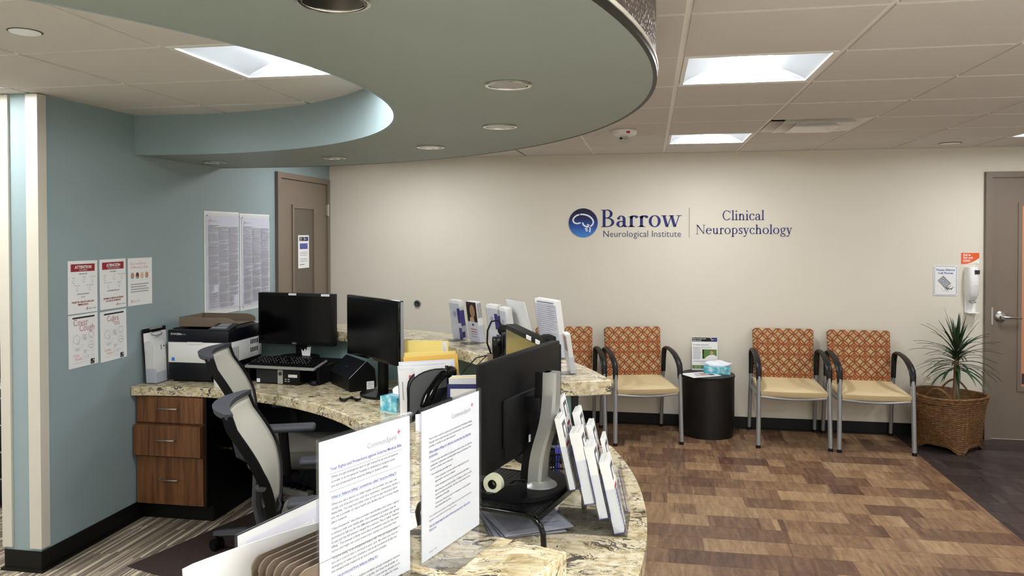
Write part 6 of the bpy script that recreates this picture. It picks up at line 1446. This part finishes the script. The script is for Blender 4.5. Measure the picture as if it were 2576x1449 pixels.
def rights_poster(seed):
    def f(mb):
        rr = random.Random(seed); mb.M = Matrix.Translation((0, -0.0122, 0)); W_, H_ = 0.455, 0.72
        brand(mb, 0.055, H_ - 0.065, 0.016, 2, 0)
        for c in range(3):
            x0 = 0.045 + c * 0.13; x1 = x0 + 0.118; z = H_ - 0.095 - (0.0 if c == 0 else 0.012)
            while z > 0.05:
                blk = rr.randint(2, 11)
                if c == 0 and 0.2 < z < 0.24 or (c == 2 and z < 0.12): x1_ = x0 + 0.06
                else: x1_ = x1
                for k in range(blk):
                    if z < 0.05: break
                    e_ = x1_ - (0.07 * rr.random() if k == blk - 1 else 0.004 * rr.random()); mb.quad(x0, e_, z - 0.0036, z, 0 if k else 1); z -= 0.0058
                z -= rr.choice((0.004, 0.006, 0.008))
        for x in (0.022, W_ - 0.02):
            for z in (0.025, H_ - 0.03): mb.ellipse(x, z, 0.005, 0.005, 3, 12)
    return f
for k, (y0, z0, lb) in enumerate(((4.762, 1.118, 'tall white framed text poster nearest the mask sheet, three columns of fine print'), (5.222, 1.112, 'tall white framed text poster beside the taupe door frame, three columns of fine print'))):
    o = notice('text_poster', lb, y0, z0, 0.448, 0.722, rights_poster(k + 2), ['ink_grey', 'ink_soft', 'ink_orange', 'ink'], 'white_plastic', 'framed text posters on the teal wall')
    MB().box(0.02, 0.43, -0.0045, -0.0012, 0.035, 0.69).build('sheet', 'paper_cool', o, smooth=False)
    MB().box(0.012, 0.438, -0.0115, -0.0095, 0.012, 0.71).build('cover_sheet', 'acrylic', o, smooth=False)
def door_note(mb):
    W_, H_ = 0.213, 0.285; mb.quad(0.02, 0.11, 0.235, 0.27, 0); mb.quad(0.115, 0.196, 0.235, 0.27, 1); mb.quad(0.03, 0.185, 0.165, 0.215, 2)
    mb.M = Matrix.Translation((0, -0.002, 0)); mb.text('Emergency', 0.013, 0.024, 0.256, 5, bold=0.02); mb.text('Exit Only', 0.013, 0.024, 0.24, 5, bold=0.02); mb.ellipse(0.13, 0.253, 0.007, 0.007, 5, 12); mb.text('Barrow', 0.011, 0.14, 0.249, 5)
    mb.greek(0.038, 0.178, 0.207, 0.17, 0.011, 0.004, 1, 0.2); mb.greek(0.03, 0.18, 0.14, 0.108, 0.013, 0.004, 4, 0.3); mb.greek(0.03, 0.18, 0.085, 0.055, 0.013, 0.004, 4, 0.3); mb.greek(0.03, 0.12, 0.035, 0.03, 0.013, 0.005, 3, 0.1)
notice('door_notice', 'white notice with a dark heading taped to the taupe door panel', 6.144, 1.385, 0.213, 0.285, door_note, ['ink_black', 'ink_navy', 'ink_blue', 'ink', 'ink_grey', 'paper'], d=0.0155, group=None)

# ------------------------------------------------------------------ copier beyond the teal wall end
cpx = thing('office_copier', 'black office copier partly hidden beyond the teal wall end', 'copier', (-3.95, 4.05, 0))
MB().rbox(-0.4, 0.4, 0.0, 0.6, 0.02, 0.72, 0.01).build('cabinet', 'copier_black', cpx)
MB().rbox(-0.4, 0.4, 0.02, 0.6, 0.86, 1.02, 0.01).build('scanner_unit', 'copier_black', cpx); MB().rbox(-0.4, 0.4, 0.0, 0.58, 1.02, 1.16, 0.02).build('feeder', 'copier_grey', cpx)
MB().box(-0.4, 0.4, 0.25, 0.6, 0.72, 0.86).build('output_bay', 'copier_black', cpx, smooth=False); MB().box(-0.3, 0.38, 0.03, 0.25, 0.73, 0.75).build('paper', 'paper_grey', cpx, smooth=False)
for k in range(4):
    d = MB().rbox(-0.38, 0.38, -0.012, 0.0, 0.05 + k * 0.165, 0.2 + k * 0.165, 0.004).build('drawer', 'copier_black', cpx); MB().box(-0.38, 0.38, -0.016, -0.012, 0.185 + k * 0.165, 0.192 + k * 0.165).build('handle', 'silver_paint', d, smooth=False)

# ------------------------------------------------------------------ office chairs (sitting direction = local +x)
def office_chair():
    r = thing('office_chair', 'x', 'chair', (0, 0, 0), group='mesh office chairs')
    for k in range(5):
        a = 2 * PI * k / 5 + math.radians(160); d = Vector((math.cos(a), math.sin(a), 0)); n_ = Vector((-d.y, d.x, 0))
        V = []; secs = ((0.03, 0.135, 0.105, 0.026), (0.2, 0.125, 0.095, 0.022), (0.34, 0.105, 0.08, 0.018), (0.37, 0.098, 0.078, 0.014))
        for s_, zt_, zb_, hw in secs:
            c = d * s_; V += [tuple(c - n_ * hw * 0.6 + Vector((0, 0, zt_))), tuple(c + n_ * hw * 0.6 + Vector((0, 0, zt_))), tuple(c + n_ * hw + Vector((0, 0, zb_))), tuple(c - n_ * hw + Vector((0, 0, zb_)))]
        F = [(4 * i + q, 4 * i + (q + 1) % 4, 4 * i + 4 + (q + 1) % 4, 4 * i + 4 + q) for i in range(3) for q in range(4)] + [(3, 2, 1, 0), (12, 13, 14, 15)]
        arm_ = MB().add(V, F).build('base_arm', 'dark_grey', r)
        c = d * 0.355; w_ = MB(); ax = (n_ * math.cos(0.5) + d * math.sin(0.5)).normalized()
        for s_ in (-1, 1):
            p0 = c + ax * s_ * 0.008; p1 = c + ax * s_ * 0.028; w_.tube([(p0.x, p0.y, 0.03), (p1.x, p1.y, 0.03)], 0.0295, 18)
        w_.tube([(c.x, c.y, 0.03), (c.x, c.y, 0.09)], 0.01, 8); w_.build('caster', 'black_plastic', arm_)
    MB().lathe([(0.0, 0.08), (0.042, 0.08), (0.04, 0.145), (0.028, 0.15), (0.028, 0.27), (0.018, 0.272), (0.018, 0.47), (0.0, 0.47)], 20).build('column', 'black_plastic', r)
    MB().rbox(-0.12, 0.1, -0.075, 0.075, 0.345, 0.395, 0.015).build('mechanism', 'black_plastic', r)
    lv = MB().tube([(0.03, -0.07, 0.365), (0.03, -0.2, 0.36)], 0.006, 8); lv.at((0.03, -0.215, 0.36)).tube([(0, -0.016, 0), (0, 0.016, 0)], 0.022, 14); lv.build('lever', 'black_plastic', r)
    s = MB().rbox(-0.2, 0.26, -0.24, 0.24, 0.39, 0.475, 0.038, 4)
    s.v = [(x, y, z - 0.018 * max(0, (x - 0.1) / 0.15) ** 2 - (0.012 * (1 - (y / 0.245) ** 2) * (1 - (x / 0.25) ** 2) if z > 0.45 else 0)) for x, y, z in s.v]
    s.build('seat', 'seat_fabric', r)
    def bk_(u, v_):   # u -1..1 across, v 0 bottom .. 1 top: profile of the back
        hw = 0.085 + 0.16 * min(1, v_ * 2.0) ** 0.75 - 0.02 * max(0, v_ - 0.7)
        x = -0.205 - 0.15 * v_ + 0.045 * math.sin(PI * min(1, v_ * 1.15)) - 0.045 * (1 - u * u) * (0.4 + 0.6 * v_)
        return Vector((x, u * hw, 0.50 + 0.46 * v_))
    V = []; F = []; nu, nv = 12, 16
    for j in range(nv + 1):
        for i in range(nu + 1): V.append(tuple(bk_(-0.96 + 1.92 * i / nu, 0.02 + 0.955 * j / nv)))
    for j in range(nv):
        for i in range(nu): F.append((j * (nu + 1) + i, j * (nu + 1) + i + 1, (j + 1) * (nu + 1) + i + 1, (j + 1) * (nu + 1) + i))
    o = MB().add(V, F).build('back_mesh', 'chair_mesh', r); o.modifiers.new('thick', 'SOLIDIFY').thickness = 0.005
    for s_ in (-1, 1):
        V = []; F = []
        for j in range(nv + 1):
            v_ = j / nv; c = bk_(s_, v_); w0 = 0.008; dpt = 0.032
            V += [(c.x + 0.008, c.y - s_ * w0, c.z), (c.x + 0.008, c.y + s_ * w0, c.z), (c.x - dpt, c.y + s_ * w0 * 0.7, c.z - 0.005), (c.x - dpt, c.y - s_ * w0, c.z - 0.005)]
        for j in range(nv):
            for q in range(4):
                f = (4 * j + q, 4 * j + (q + 1) % 4, 4 * j + 4 + (q + 1) % 4, 4 * j + 4 + q); F.append(f if s_ > 0 else f[::-1])
        F += [(0, 1, 2, 3), (4 * nv + 3, 4 * nv + 2, 4 * nv + 1, 4 * nv)]
        MB().add(V, F).build('back_upright', 'black_plastic', r)
    V = []; F = []
    for i in range(17):   # deep crescent band across the top of the back
        u = -1.03 + 2.06 * i / 16; c = bk_(max(-1, min(1, u)), 1.0); c.y = u * 0.239; dp_ = 0.022 + 0.038 * (1 - abs(u) ** 2.4); hh = 0.009
        V += [(c.x + 0.012, c.y, c.z - hh), (c.x + 0.012, c.y, c.z + hh), (c.x - dp_, c.y, c.z + hh * 0.9), (c.x - dp_ * 0.9, c.y, c.z - hh * 1.6)]
    for i in range(16):
        for q in range(4): F.append((4 * i + q, 4 * i + (q + 1) % 4, 4 * i + 4 + (q + 1) % 4, 4 * i + 4 + q))
    F += [(3, 2, 1, 0), (64, 65, 66, 67)]
    MB().add(V, F).build('top_band', 'grey_band', r)
    MB().tube([(-0.212, -0.088, 0.51), (-0.20, -0.04, 0.495), (-0.20, 0.04, 0.495), (-0.212, 0.088, 0.51)], 0.012, 8).build('lower_band', 'black_plastic', r)
    sp = MB(); sp.tube([(-0.05, 0, 0.375), (-0.17, 0, 0.365), (-0.265, 0, 0.42), (-0.29, 0, 0.53), (-0.29, 0, 0.66)], [0.03, 0.03, 0.028, 0.025, 0.018], 10, flat=0.8)
    sp.tube([(-0.285, 0, 0.6), (-0.265, 0.1, 0.62), (-0.235, 0.22, 0.66)], 0.013, 8); sp.tube([(-0.285, 0, 0.6), (-0.265, -0.1, 0.62), (-0.235, -0.22, 0.66)], 0.013, 8); sp.build('back_support', 'dark_grey', r)
    for s_ in (-1, 1):
        p = MB().tube([(0.0, s_ * 0.17, 0.375), (0.0, s_ * 0.27, 0.385), (-0.005, s_ * 0.285, 0.43), (-0.02, s_ * 0.285, 0.60)], [0.016, 0.02, 0.022, 0.024], 8, flat=0.7)
        p.build('arm_post', 'black_plastic', r)
        MB().rbox(-0.135, 0.135, s_ * 0.285 - 0.045, s_ * 0.285 + 0.045, 0.60, 0.63, 0.014, 3).build('arm_pad', 'grey_band', r)
    return r
oc = office_chair()
place(oc, (-1.38, 3.12, 0.0045), math.radians(21), 'nearer mesh office chair, its pale back in front of the worktop edge')
oc2 = dup(oc)
for c in oc2.children:
    if c.name.startswith(('base_arm', 'column')): continue
    c.location.z += 0.115
    c.location.x += 0.07
place(oc2, (-1.91, 3.725, 0.0045), math.radians(21), 'farther mesh office chair, its back against the white canister and printer')
